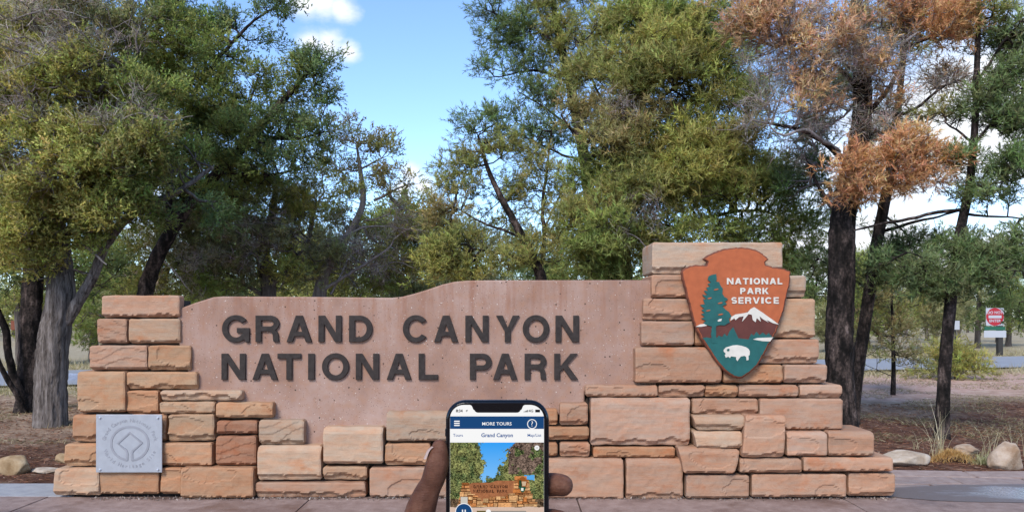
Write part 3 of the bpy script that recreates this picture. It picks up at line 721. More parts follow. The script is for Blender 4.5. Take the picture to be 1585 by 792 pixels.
# ------------------------------------------------------------------ trees
def unit(a): return a / np.maximum(np.linalg.norm(a, axis=-1, keepdims=True), 1e-9)
def frames(d):
    """two axes perpendicular to unit directions d"""
    up = np.where(np.abs(d[:, 2:3]) > .9, np.array([[1., 0, 0]]), np.array([[0., 0, 1.]]))
    a = unit(np.cross(d, up)); return a, np.cross(d, a)
def smooth_path(pts, step):
    """Catmull-Rom through rows (x, y, z, r)"""
    p = np.array(pts, float); out = []
    q_ = np.vstack([2 * p[0] - p[1], p, 2 * p[-1] - p[-2]])
    for i in range(len(p) - 1):
        a, b, c, d = q_[i], q_[i + 1], q_[i + 2], q_[i + 3]
        n = max(1, int(np.linalg.norm(c[:3] - b[:3]) / step))
        for k in range(n):
            t = k / n
            out.append(.5 * (2 * b + (c - a) * t + (2 * a - 5 * b + 4 * c - d) * t * t + (3 * b - a - 3 * c + d) * t ** 3))
    out.append(p[-1]); return np.array(out)
def trunk_mesh(path, sides, ridge, seed, flare=0.0, freq=7, twist=.6):
    """continuous tapered tube with bark ridges"""
    n = len(path); c = path[:, :3]; r = path[:, 3]
    t = np.gradient(c, axis=0); t = unit(t)
    a = np.zeros((n, 3)); ref = np.array([1., 0, 0])
    for i in range(n):
        ref = ref - t[i] * np.dot(ref, t[i]); ref = ref / np.linalg.norm(ref); a[i] = ref
    b = np.cross(t, a)
    ang = np.linspace(0, 2 * np.pi, sides, endpoint=False)
    rs = np.random.default_rng(seed); ph = rs.random(8) * 6.28
    L = np.concatenate([[0], np.cumsum(np.linalg.norm(np.diff(c, axis=0), axis=1))])
    A = ang[None] + twist * L[:, None]
    w = (np.sin(freq * A + ph[0] + .8 * np.sin(3 * L[:, None] + ph[1])) + .7 * np.sin((freq * 2 + 1) * A + ph[2] + 1.2 * np.sin(5 * L[:, None])) + .9 * np.sin(3 * A + ph[3] + L[:, None] * 1.3)) / 2.2
    w += rs.normal(0, .35, w.shape)
    rr = r[:, None] * (1 + ridge * w)
    if flare: rr *= 1 + flare * np.exp(-L[:, None] * 4) * (1 + .5 * np.sin(4 * A + ph[4]))
    v = c[:, None] + rr[..., None] * (np.cos(ang)[None, :, None] * a[:, None] + np.sin(ang)[None, :, None] * b[:, None])
    v = v.reshape(-1, 3)
    i = np.arange(n - 1)[:, None] * sides; j = np.arange(sides)[None]; k = (j + 1) % sides
    f = np.stack([i + j, i + k, i + sides + k, i + sides + j], -1).reshape(-1, 4)
    return v, f
def edge_tubes(p0, p1, r0, r1, k=4):
    d = unit(p1 - p0); a, b = frames(d); m = len(p0)
    ang = np.arange(k) * 2 * np.pi / k
    o = np.cos(ang)[None, :, None] * a[:, None] + np.sin(ang)[None, :, None] * b[:, None]
    v = np.concatenate([p0[:, None] + o * r0[:, None, None], p1[:, None] + o * r1[:, None, None]], 1).reshape(-1, 3)
    base = np.arange(m)[:, None] * 2 * k; j = np.arange(k)[None]; l = (j + 1) % k
    f = np.stack([base + j, base + l, base + k + l, base + k + j], -1).reshape(-1, 4)
    return v, f

# tuft templates: triangles around a short twig along +Z
def tuft(kind, rs, n):
    P0, D, Ln, Wd = [], [], [], []
    if kind == 'juniper':           # dense upright sprays of scale foliage
        ns = 6
        for s in range(ns):
            ax = unit(np.array([rs.normal(0, .75), rs.normal(0, .75), 1.0])); o = rs.normal(0, .022, 3)
            for i in range(n // ns):
                u = rs.random() ** .8; p = o + ax * u * .15
                d = unit(ax * .9 + rs.normal(0, .55, 3)); P0.append(p); D.append(d); Ln.append(.030 + .022 * rs.random()); Wd.append(.0122 + .007 * rs.random())
    elif kind == 'pine':            # bottle brush of needles curving forward
        ns = 4
        for s in range(ns):
            ax = unit(np.array([rs.normal(0, .9), rs.normal(0, .9), .9])); o = rs.normal(0, .02, 3)
            for i in range(n // ns):
                u = rs.random(); p = o + ax * (.02 + u * .14)
                d = unit(ax * (.7 + .6 * u) + rs.normal(0, .55, 3)); P0.append(p); D.append(d); Ln.append(.052 + .030 * rs.random()); Wd.append(.0082 + .004 * rs.random())
    else:                           # bare dead twiglets
        for i in range(n):
            ax = unit(np.array([rs.normal(0, .9), rs.normal(0, .9), .45])); p = ax * rs.random() * .11
            P0.append(p); D.append(unit(ax + rs.normal(0, .6, 3))); Ln.append(.07 + .11 * rs.random()); Wd.append(.004 + .002 * rs.random())
    P0, D, Ln, Wd = map(np.array, (P0, D, Ln, Wd))
    s = unit(np.cross(D, rs.normal(0, 1, D.shape)))
    a = P0 - s * Wd[:, None] / 2; b = P0 + s * Wd[:, None] / 2 + D * Ln[:, None] * .15; c = P0 + D * Ln[:, None]
    return np.stack([a, b, c], 1).reshape(-1, 3)
TRS = np.random.default_rng(5)
TUFTS = {k: [tuft(k, TRS, n) for _ in range(7)] for k, n in (('juniper', 60), ('pine', 60), ('twig', 22))}

def place_tufts(kind, pts, dirs, scale, col, rs, colvar=.22):
    """one triangle soup of foliage tufts at pts"""
    V, C, NN = [], [], []
    which = rs.integers(0, 7, len(pts))
    for w in range(7):
        m = which == w
        if not m.any(): continue
        T = TUFTS[kind][w]; d = unit(dirs[m]); a, b = frames(d); th = rs.random(m.sum()) * 6.28
        a2 = a * np.cos(th)[:, None] + b * np.sin(th)[:, None]; b2 = np.cross(d, a2)
        s = scale[m][:, None, None] if isinstance(scale, np.ndarray) else scale
        v = pts[m][:, None] + s * (T[None, :, 0:1] * a2[:, None] + T[None, :, 1:2] * b2[:, None] + T[None, :, 2:3] * d[:, None])
        k = len(T) // 3
        c = col[m][:, None] * (1 + rs.normal(0, colvar, (m.sum(), k, 1))) * (1 + rs.normal(0, .07, (m.sum(), k, 3)))
        V.append(v.reshape(-1, 3)); C.append(np.repeat(np.clip(c, .005, .8).reshape(-1, 3), 3, axis=0))
        Tn = unit(T - np.array([0, 0, .035])); Tn = unit(Tn + rs.normal(0, .30, Tn.shape))
        NN.append((Tn[None, :, 0:1] * a2[:, None] + Tn[None, :, 1:2] * b2[:, None] + Tn[None, :, 2:3] * d[:, None]).reshape(-1, 3))
    return np.concatenate(V), np.concatenate(C), np.concatenate(NN)
def leafy(name, V, C, NN):
    me = mesh_np(name, V, np.arange(len(V)).reshape(-1, 3)); tint(me, C)
    a = me.attributes.new('nrm', 'FLOAT_VECTOR', 'POINT'); a.data.foreach_set('vector', np.asarray(NN, dtype=np.float32).ravel()); return me

COLS = {'yg': (0.397, 0.371, 0.101), 'gr': (0.268, 0.301, 0.080), 'dk': (0.154, 0.207, 0.075), 'ol': (0.315, 0.306, 0.092), 'og': (0.342, 0.282, 0.111), 'pg': (0.309, 0.297, 0.136), 'ru': (0.690, 0.355, 0.170), 'rt': (0.650, 0.385, 0.215), 'gy': (0.462, 0.378, 0.335), 'st': (0.338, 0.273, 0.117), 'bl': (0.180, 0.225, 0.088)}
def grow(skel, pts, seed, bias=.35, wob=.05):
    """join scattered twig ends to the limbs, nearest first; returns edges with pipe-model radii"""
    rs = np.random.default_rng(seed)
    ns = len(skel); cap = ns + 3 * len(pts) + 5
    X = np.zeros((cap, 3)); X[:ns] = skel[:, :3]; cost = np.zeros(cap); par = np.full(cap, -1); n = ns
    d0 = np.min(np.linalg.norm(pts[:, None] - skel[None, ::3, :3], axis=2), axis=1) if len(pts) else np.zeros(0)
    ends = np.zeros(len(pts), int)
    for i in np.argsort(d0):
        p = pts[i]; dd = X[:n] - p; d = np.sqrt((dd * dd).sum(1))
        d = d + .25 * np.maximum(0, dd[:, 2])               # branches rather rise than hang
        j = int(np.argmin(d + bias * cost[:n])); L = np.linalg.norm(X[j] - p); m = 1 if L < .22 else 2
        if L > .9: m = 3
        last = j
        for k in range(1, m + 1):
            t = k / m; qd = X[j] * (1 - t) + p * t
            if k < m: qd = qd + rs.normal(0, wob * min(L, 1.2), 3) + np.array([0, 0, -.05 * L * math.sin(math.pi * t)])
            X[n] = qd; par[n] = last; cost[n] = cost[last] + np.linalg.norm(qd - X[last]); last = n; n += 1
        ends[i] = last
    area = np.zeros(n); area[ends] += 1
    for k in range(n - 1, ns - 1, -1):
        if par[k] >= 0: area[par[k]] += area[k]
    rad = .0034 * np.maximum(area, .6) ** .47
    e = np.arange(ns, n); p0 = X[par[e]]; p1 = X[e]
    r1 = rad[e]; r0 = np.where(par[e] < ns, r1 * 1.15, np.minimum(rad[par[e]], r1 * 1.6))
    dirs = unit(X[ends] - X[par[ends]])
    return p0, p1, r0, r1, dirs

DENS = 2.7
def tree(name, label, Y, limbs, blobs, kind, bark, seed, dens=.020, tsize=1.0, sides=18, ridge=.10, flare=.35, freq=7, group=None, bare=(), twig_mat=None, cat='tree', bias=.35, upd=.8):
    """limbs: list of [(px, py, dY, radius)], first one is the trunk; blobs: (px, py, rx, ry, dY, colour[, density factor[, kind]])"""
    rs = np.random.default_rng(seed); skel = []; tv, tf, o = [], [], 0
    for li, lm in enumerate(limbs):
        rows = []
        for (px, py, dY, r) in lm: p = P(px, py, Y + dY); rows.append((p.x, p.y, p.z, r))
        if li == 0:
            rows[0] = (rows[0][0], rows[0][1], gz(rows[0][0], rows[0][1]) - .08, rows[0][3])
        path = smooth_path(rows, .07)
        if li: path[:, 3] *= .68
        if li: path[:, :3] += np.cumsum(rs.normal(0, .006, (len(path), 3)), 0)
        v, f = trunk_mesh(path, sides if path[0, 3] > .05 else 8, ridge if li == 0 else ridge * .8, seed + li, flare if li == 0 else 0, freq)
        tv.append(v); tf.append(f + o); o += len(v); skel.append(path)
    skel = np.concatenate(skel)
    byk = {}
    allp, allc, allk = [], [], []
    for b in blobs:
        px, py, rx, ry, dY, col = b[:6]; dm = b[6] if len(b) > 6 else 1.0; kd = b[7] if len(b) > 7 else kind
        Yb = Y + dY; c = np.array(P(px, py, Yb)); k = Yb / F
        rad = np.array([rx * k, (rx + ry) * .5 * k * 1.1, ry * k])
        n = max(3, int(DENS * dens * dm * rx * ry))
        # sub-clumps give the crown its light and dark masses and its gaps
        nc = max(2, int(n / {'juniper': 20, 'pine': 10, 'twig': 4}[kd])); cc = unit(rs.normal(0, 1, (nc, 3))) * (rs.random((nc, 1)) ** (1 / 2.3)) * rad + c
        which = rs.integers(0, nc, n); cvar = 1 + rs.normal(0, .13, (nc, 1))
        p = cc[which] + rs.normal(0, .125 * max(.6, min(1.6, Yb / 12)), (n, 3)) * np.array([1, 1, .75])
        allp.append(p); allk += [kd] * n
        cb = np.array(COLS[col])[None] * cvar[which] * (1 + rs.normal(0, .15, (n, 1))) * (1 + rs.normal(0, .06, (n, 3))); allc.append(cb)
    pts = np.concatenate(allp); cols = np.concatenate(allc); kinds = np.array(allk)
    p0, p1, r0, r1, dirs = grow(skel, pts, seed, bias)
    v, f = edge_tubes(p0, p1, r0, r1, 4); wv, wf, wo, snags = [], [], 0, []
    if twig_mat: wv.append(v); wf.append(f); wo += len(v)
    else: tv.append(v); tf.append(f + o); o += len(v)
    for lm in bare:       # dead snags, given in photo pixels
        rows = [(*P(px, py, Y + dY), r) for (px, py, dY, r) in lm]; path = smooth_path(rows, .08)
        path[:, :3] += rs.normal(0, .006, (len(path), 3))
        snags.append(trunk_mesh(path, 6, .05, seed))
    base = P(limbs[0][0][0], limbs[0][0][1], Y + limbs[0][0][2]); base.z = gz(base.x, base.y)
    root = empty(name, base, label, cat, group)
    under(obj('trunk', mesh_np('trunk', np.concatenate(tv), np.concatenate(tf), True), None, bark), root)
    if wv: under(obj('bare_twigs', mesh_np('bare_twigs', np.concatenate(wv), np.concatenate(wf), True), None, twig_mat, kind='stuff'), root)
    for v, f in snags: under(obj('dead_branch', mesh_np('dead_branch', v, f, True), None, BARK_DEAD), root)
    V, C, NN = [], [], []
    for kd in sorted(set(allk)):
        m = kinds == kd; d = unit(dirs[m] + np.array([0, 0, upd]) + rs.normal(0, .25, (m.sum(), 3)))
        a, c, nn = place_tufts(kd, pts[m], d, tsize * (.8 + .5 * rs.random(m.sum())), cols[m], rs); V.append(a); C.append(c); NN.append(nn)
    me = leafy('crown', np.concatenate(V), np.concatenate(C), np.concatenate(NN))
    under(obj('crown', me, None, LEAF), root)
    return root

tree('juniper_tree', 'large juniper with pale shaggy grey trunk and yellow-green crown beside the left pillar', 11.0,
     [[(78, 662, 0, .215), (79, 600, 0, .20), (84, 520, 0, .195), (94, 455, 0, .18), (88, 390, .1, .17), (75, 300, .2, .14), (62, 200, .1, .11), (60, 90, 0, .08), (55, -50, 0, .04)],
      [(98, 500, 0, .12), (118, 470, -.05, .11), (140, 432, -.1, .10), (155, 392, -.15, .09), (180, 350, -.15, .085), (222, 317, -.1, .075), (268, 298, 0, .06), (330, 258, .2, .035)],
      [(90, 400, .1, .09), (130, 300, -.5, .06), (180, 190, -.7, .04), (210, 90, -.7, .02)],
      [(85, 340, .1, .08), (30, 260, -.5, .05), (-40, 180, -.6, .03)],
      [(66, 220, .1, .07), (130, 130, .3, .05), (230, 60, .4, .025)]],
     [(60, 340, 80, 60, -.6, 'yg', 1.3), (20, 260, 70, 60, -.5, 'yg'), (120, 300, 80, 55, -.7, 'yg', 1.2), (150, 220, 80, 50, -.7, 'yg'), (225, 170, 55, 60, -.6, 'gr', 1.3), (205, 285, 60, 45, -.5, 'gr', 1.3),
      (60, 180, 90, 55, -.4, 'yg', .7), (110, 110, 100, 45, -.2, 'og', .6), (30, 90, 70, 50, -.2, 'yg', .8), (235, 95, 70, 50, .2, 'gr'), (160, 40, 110, 40, .3, 'og', .6), (40, 20, 80, 40, 0, 'yg', .7),
      (270, 250, 45, 40, .2, 'gr'), (160, 345, 45, 30, -.3, 'gr'), (50, 400, 55, 22, -.4, 'yg'), (-40, 330, 60, 70, -.3, 'yg'), (250, 20, 60, 40, .3, 'gr', .7), (80, -50, 130, 40, 0, 'yg', .6), (300, 330, 50, 35, .3, 'dk', .7), (90, 250, 90, 60, -1.0, 'yg', .9), (215, 220, 60, 60, -.9, 'ol'), (70, 120, 90, 50, -.8, 'yg', .7), (170, 130, 70, 60, -.6, 'ol', .8), (230, 330, 45, 24, -.2, 'gr', .8), (130, 30, 110, 40, -.4, 'pg', .5), (50, 90, 80, 40, -1.0, 'gy', .30, 'twig'), (140, 60, 80, 40, -.9, 'gy', .30, 'twig'), (30, 170, 60, 40, -1.1, 'gy', .25, 'twig'), (200, 190, 60, 40, -1.1, 'gy', .22, 'twig'), (60, 20, 90, 30, -.8, 'gy', .25, 'twig'), (60, 260, 50, 40, -1.2, 'gy', .2, 'twig')],
     'juniper', BARK_GREY, 21, dens=.026, tsize=1.08, sides=52, ridge=.10, flare=.05, freq=11,
     bare=[[(10, 60, -.6, .02), (70, 80, -.7, .014), (130, 95, -.8, .008), (175, 70, -.8, .004)], [(40, 95, -.7, .016), (90, 60, -.8, .012), (150, 55, -.9, .007), (200, 30, -.9, .003)],
           [(0, 150, -.8, .02), (50, 140, -.9, .012), (110, 130, -1, .007), (150, 110, -1, .003)], [(20, 260, -.9, .018), (50, 240, -1, .012), (65, 225, -1, .006)], [(95, 388, -.1, .03), (125, 378, -.3, .024), (145, 392, -.4, .018), (165, 410, -.5, .008)],
           [(180, 190, -1, .014), (215, 175, -1.1, .01), (260, 185, -1.1, .006), (300, 180, -1.1, .003)], [(20, 30, -.8, .012), (80, 15, -.9, .008), (140, 30, -1, .004)]])
tree('juniper_tree', 'dark multi-stemmed juniper leaning behind the grey trunk at the left edge', 12.6,
     [[(46, 640, 0, .19), (46, 560, 0, .165), (48, 480, 0, .155), (54, 400, .1, .14), (60, 300, .2, .11), (70, 160, .3, .08), (80, 20, .3, .05), (85, -60, .3, .03)],
      [(42, 632, -.2, .10), (22, 580, -.3, .085), (2, 500, -.4, .075), (-30, 410, -.5, .06)], [(38, 636, -.3, .07), (12, 590, -.5, .06), (-20, 520, -.7, .05)],
      [(56, 380, .1, .06), (20, 400, -.1, .04), (-15, 415, -.2, .02)]],
     [(130, 420, 60, 35, .6, 'dk', .7), (0, 440, 30, 40, .2, 'dk', .5), (60, 130, 90, 60, .6, 'dk'), (150, 170, 70, 60, .7, 'dk'), (180, 60, 70, 50, .7, 'dk'), (20, 20, 80, 50, .5, 'dk'), (20, 300, 60, 50, .6, 'dk'), (160, 280, 60, 50, .6, 'dk'), (-20, 200, 50, 80, .4, 'dk')],
     'juniper', BARK_DARK, 22, dens=.018, tsize=1.15, sides=26, ridge=.10)
tree('juniper_tree', 'dark green juniper with a long limb reaching into the blue sky', 13.4,
     [[(205, 640, 0, .15), (212, 540, 0, .14), (228, 440, 0, .125), (270, 350, 0, .11), (330, 275, 0, .09), (380, 225, 0, .075), (430, 165, 0, .06), (480, 110, 0, .025)],
      [(260, 365, 0, .09), (270, 250, .3, .07), (310, 130, .4, .05), (380, 40, .4, .035), (440, 5, .4, .015)], [(400, 210, 0, .06), (460, 215, -.1, .04), (505, 205, -.2, .02)], [(340, 265, 0, .05), (420, 270, -.2, .035), (470, 250, -.3, .015)],
      [(370, 235, 0, .05), (380, 180, .3, .035), (400, 125, .4, .02)]],
     [(425, 18, 32, 24, .4, 'dk', 1.5), (370, 40, 55, 30, .4, 'dk'), (300, 30, 60, 40, .4, 'dk'), (490, 105, 22, 38, 0, 'dk', 1.6), (505, 145, 20, 20, -.1, 'dk', 1.6), (455, 130, 34, 40, .1, 'gr'), (410, 120, 26, 40, .3, 'gr'), (500, 212, 26, 40, -.2, 'dk', 1.5), (440, 185, 45, 28, .1, 'dk'),
      (370, 165, 60, 40, .3, 'gr'), (330, 100, 55, 45, .4, 'gr'), (465, 245, 35, 24, -.3, 'dk'), (400, 235, 50, 35, 0, 'dk'), (330, 205, 60, 45, .3, 'gr'), (290, 170, 50, 60, .4, 'dk'), (350, 300, 60, 40, .3, 'gr', .8), (290, 280, 50, 50, .5, 'dk'), (430, 290, 40, 30, .2, 'gr', .7), (350, 230, 60, 50, -.5, 'gr', .9), (290, 120, 60, 60, -.2, 'gr', .8), (380, 190, 50, 40, -.4, 'dk', .8)],
     'juniper', BARK_DARK, 23, dens=.026, tsize=1.08, sides=20)
tree('pinyon_pine', 'bushy olive pinyon pine with pale forked trunk behind the left of the panel', 15.5,
     [[(410, 600, 0, .17), (413, 500, 0, .155), (416, 450, 0, .145), (408, 400, 0, .12), (420, 340, .1, .08), (430, 270, .1, .03)], [(412, 450, 0, .09), (450, 410, -.2, .06), (480, 370, -.3, .03)], [(412, 460, 0, .07), (350, 420, -.2, .05), (280, 400, -.3, .025)], [(410, 410, 0, .06), (350, 350, 0, .04), (300, 310, 0, .02)]],
     [(300, 320, 60, 40, 0, 'pg'), (370, 330, 60, 40, -.2, 'pg'), (440, 300, 45, 35, 0, 'pg'), (470, 340, 40, 35, -.2, 'yg'), (330, 390, 70, 40, -.3, 'pg', 1.1), (250, 390, 60, 45, -.3, 'ol', 1.1), (240, 440, 60, 30, -.5, 'ol', 1.2), (320, 440, 60, 22, -.6, 'gr', 1.2), (440, 400, 40, 40, -.2, 'yg', .8), (390, 285, 50, 30, .2, 'pg'),
      (480, 400, 40, 40, 0, 'pg', .7), (380, 430, 40, 24, -.3, 'pg'), (160, 440, 40, 30, 0, 'gr', 1.0), (150, 500, 35, 40, .6, 'gr', 1.0), (270, 350, 45, 35, 0, 'ol'), (400, 360, 60, 40, -.6, 'pg', .8), (300, 370, 70, 50, -.6, 'pg', .9), (350, 290, 60, 40, -.2, 'pg', .8), (460, 310, 50, 30, -.3, 'yg', .7), (340, 400, 70, 40, -.9, 'gy', .4, 'twig'), (280, 260, 60, 40, -.8, 'gy', .35, 'twig'), (400, 350, 60, 50, -.9, 'gy', .35, 'twig'), (290, 430, 60, 24, -1.0, 'gy', .3, 'twig')],
     'pine', BARK_MID, 24, dens=.024, tsize=1.25, sides=18,
     bare=[[(255, 405, -1, .02), (275, 425, -1.1, .014), (290, 445, -1.2, .008), (300, 455, -1.2, .004)], [(230, 300, -.8, .014), (330, 345, -1, .010), (420, 345, -1.1, .006), (470, 350, -1.1, .003)], [(290, 240, -.8, .012), (300, 265, -.9, .008), (285, 280, -.9, .004)]])
tree('juniper_tree', 'open twisted juniper with grey dead branches above the middle of the panel', 16.5,
     [[(490, 600, 0, .17), (492, 500, 0, .155), (496, 450, 0, .14), (506, 415, 0, .11), (528, 380, 0, .09), (550, 345, 0, .075), (562, 310, 0, .06), (558, 265, .1, .045), (552, 225, .1, .02)], [(490, 430, 0, .10), (478, 390, -.1, .08), (482, 340, -.1, .05), (500, 300, 0, .025)], [(578, 310, 0, .05), (615, 290, 0, .03), (640, 280, 0, .015)],
      [(520, 400, 0, .07), (490, 380, .2, .05), (440, 350, .4, .03)], [(550, 265, .1, .04), (590, 245, .1, .02)]],
     [(560, 208, 30, 16, .1, 'og'), (545, 232, 34, 14, .1, 'og'), (595, 235, 24, 14, .1, 'ol'), (525, 262, 36, 20, 0, 'ol', .8), (575, 270, 40, 16, .1, 'og', .8), (615, 275, 28, 16, 0, 'og'), (630, 305, 26, 14, 0, 'ol', .7), (500, 310, 40, 22, 0, 'yg', .9), (555, 305, 34, 18, 0, 'ol', .7), (590, 345, 40, 22, 0, 'ol', .9),
      (540, 350, 40, 20, .3, 'ol', .9), (620, 370, 50, 26, .3, 'pg', 1.1), (560, 400, 50, 26, .3, 'ol', 1.0), (620, 420, 50, 24, 0, 'ol', .9), (520, 430, 50, 24, .2, 'ol', .8), (570, 438, 50, 18, -.3, 'gr', .9), (650, 390, 34, 36, .4, 'yg', 1.0), (655, 340, 26, 26, .4, 'ol', .8), (460, 430, 40, 26, .3, 'ol', .8), (570, 400, 70, 40, -.5, 'gy', .6, 'twig'), (500, 380, 50, 40, -.4, 'gy', .5, 'twig'), (620, 340, 50, 30, -.3, 'gy', .4, 'twig')],
     'juniper', BARK_DEAD, 25, dens=.030, tsize=1.25, sides=18,
     bare=[[(505, 445, -.6, .035), (560, 412, -.7, .03), (600, 385, -.8, .02), (615, 365, -.8, .01), (640, 350, -.8, .005)], [(512, 455, -.5, .025), (535, 410, -.6, .02), (545, 380, -.6, .012), (570, 350, -.6, .006)], [(505, 380, -.4, .035), (545, 360, -.5, .028), (575, 350, -.5, .02), (640, 355, -.6, .008), (680, 362, -.6, .004)],
           [(580, 420, -.3, .02), (610, 405, -.4, .014), (640, 415, -.5, .006)], [(470, 400, -.2, .03), (450, 420, -.3, .02), (430, 450, -.3, .012)]])
tree('pinyon_pine', 'thin open pinyon pine with many dark branches above the middle of the panel', 14.2,
     [[(838, 600, 0, .12), (838, 500, 0, .11), (837, 430, 0, .10), (825, 400, 0, .085), (800, 350, 0, .07), (775, 305, 0, .055), (755, 260, 0, .04), (740, 210, 0, .02)], [(836, 425, 0, .07), (842, 370, .1, .06), (838, 320, .1, .05), (845, 260, .2, .03), (850, 200, .2, .015)], [(830, 415, 0, .05), (780, 395, -.2, .035), (730, 385, -.3, .02)], [(812, 370, 0, .04), (760, 350, -.2, .03), (705, 320, -.3, .015)], [(842, 360, .1, .03), (858, 320, .2, .02)]],
     [(760, 232, 46, 18, 0, 'ol'), (720, 250, 30, 20, 0, 'ol'), (745, 195, 26, 16, 0, 'dk', .8), (695, 280, 24, 30, 0, 'ol', 1.1), (690, 330, 28, 30, -.2, 'og', 1.1), (700, 385, 40, 34, -.3, 'ol', 1.2), (690, 420, 45, 16, -.3, 'yg', 1.1), (760, 410, 50, 22, -.2, 'ol', .9), (800, 290, 46, 26, .2, 'ol', .7), (840, 250, 40, 34, .2, 'ol', .7), (790, 340, 44, 18, .2, 'ol', .45), (860, 310, 40, 40, .3, 'ol', .6), (800, 375, 40, 16, 0, 'ol', .5), (845, 405, 40, 18, -.3, 'ol', .7), (870, 380, 30, 30, .2, 'ol', .7), (820, 205, 40, 24, .3, 'dk', .8), (740, 290, 30, 20, .2, 'ol', .35)],
     'pine', BARK_DARK, 26, dens=.036, tsize=1.1, sides=14)
tree('pinyon_pine', 'broad tall yellow-green pinyon pine filling the space left of the arrowhead pillar', 12.8,
     [[(968, 640, 0, .19), (966, 500, 0, .17), (962, 400, 0, .15), (958, 300, 0, .13), (962, 200, 0, .11), (978, 100, 0, .08), (995, 0, 0, .05), (1000, -60, 0, .03)], [(960, 330, 0, .07), (1030, 270, -.3, .05), (1120, 230, -.5, .03), (1170, 210, -.5, .015)], [(962, 240, 0, .06), (1020, 160, -.4, .045), (1090, 110, -.5, .02)], [(960, 380, 0, .07), (1050, 350, -.4, .05), (1150, 330, -.6, .035), (1220, 340, -.6, .02)],
      [(958, 300, 0, .05), (910, 240, -.2, .035), (870, 180, -.2, .02)], [(962, 210, 0, .045), (920, 130, 0, .03), (890, 60, 0, .015)], [(961, 360, 0, .05), (920, 350, -.3, .035), (880, 350, -.4, .02)]],
     [(950, 40, 60, 36, 0, 'ol', .9), (1010, 30, 60, 40, -.2, 'gr'), (1075, 40, 60, 40, -.3, 'gr'), (1120, 90, 50, 40, -.3, 'gr', 1.1), (1040, 100, 60, 40, -.5, 'yg', .9), (960, 110, 60, 40, -.2, 'ol', .8), (1080, 150, 60, 36, -.6, 'ol'), (1000, 170, 56, 34, -.5, 'og', .9), (1140, 160, 40, 40, -.4, 'gr', 1.1), (905, 120, 40, 30, 0, 'ol', .7), (900, 190, 46, 34, 0, 'og', .8),
      (1130, 225, 60, 36, -.6, 'og', 1.1), (1060, 225, 60, 36, -.6, 'gr'), (990, 240, 50, 36, -.4, 'yg'), (930, 270, 50, 36, -.3, 'gr'), (1180, 290, 46, 34, -.6, 'gr', 1.1), (1110, 300, 60, 34, -.7, 'gr', 1.1), (1040, 300, 60, 36, -.6, 'ol'), (970, 320, 50, 36, -.6, 'og'), (900, 330, 45, 36, -.4, 'ol', .9), (1210, 350, 44, 30, -.6, 'gr', 1.2), (1140, 360, 60, 24, -.7, 'gr', 1.1), (1060, 365, 60, 26, -.7, 'gr', 1.1), (985, 380, 55, 30, -.7, 'ol', 1.1), (915, 385, 50, 32, -.5, 'gr', 1.1), (920, 420, 60, 16, -.3, 'gr'),
      (1225, 400, 40, 24, -.4, 'gr'), (1000, -30, 120, 30, 0, 'gr', .5), (990, 110, 60, 50, -.9, 'ol'), (960, 200, 50, 50, -.9, 'og', .8), (975, 290, 50, 50, -1.0, 'ol'), (1080, 250, 90, 60, -.9, 'yg', .9), (1030, 60, 80, 50, -.8, 'yg', .8), (1150, 270, 60, 60, -.9, 'yg', .8), (950, 360, 60, 40, -1.0, 'gr'), (990, 340, 60, 50, -1.2, 'gy', .15, 'twig'), (960, 180, 50, 40, -1.1, 'gy', .15, 'twig')],
     'pine', BARK_DARK, 27, dens=.030, tsize=1.18, sides=20,
     bare=[[(985, 340, -1.2, .014), (1000, 310, -1.3, .009), (985, 290, -1.3, .004)], [(1010, 400, -1.2, .012), (990, 370, -1.3, .008), (970, 360, -1.3, .004)], [(960, 190, -.6, .02), (925, 185, -.7, .012), (890, 190, -.7, .005)]])
tree('pinyon_pine', 'dark feathery pinyon pine crossing the top of the sky gap', 15.8,
     [[(925, 620, 0, .17), (922, 450, 0, .15), (915, 330, 0, .13), (900, 220, 0, .11), (880, 120, 0, .09), (860, 30, 0, .06), (850, -60, 0, .03)], [(885, 130, 0, .05), (830, 110, -.1, .035), (775, 118, -.2, .015)], [(872, 80, 0, .045), (820, 40, -.1, .03), (770, 25, -.2, .012)], [(898, 210, 0, .045), (850, 170, -.2, .03), (800, 140, -.2, .012)], [(905, 250, 0, .05), (850, 230, -.2, .03), (770, 190, -.3, .012)]],
     [(770, 20, 26, 20, -.2, 'dk', 1.1), (765, 60, 22, 16, -.2, 'dk', .8), (800, 45, 40, 28, -.1, 'dk'), (770, 112, 30, 14, -.2, 'dk', .9), (820, 100, 40, 20, -.1, 'dk', .8), (845, 30, 45, 36, 0, 'ol'), (880, 70, 50, 36, 0, 'ol'), (820, 150, 40, 20, -.2, 'dk', .6), (870, 150, 40, 26, 0, 'ol', .7), (790, 190, 34, 16, -.2, 'dk', .6), (850, 215, 46, 24, 0, 'dk', .7), (725, 195, 14, 14, -.3, 'dk', .8), (755, 175, 22, 16, -.3, 'dk', .7), (880, -20, 60, 30, 0, 'ol', .7), (790, -20, 40, 20, 0, 'dk', .7)],
     'pine', BARK_DARK, 28, dens=.034, tsize=1.25, sides=14)
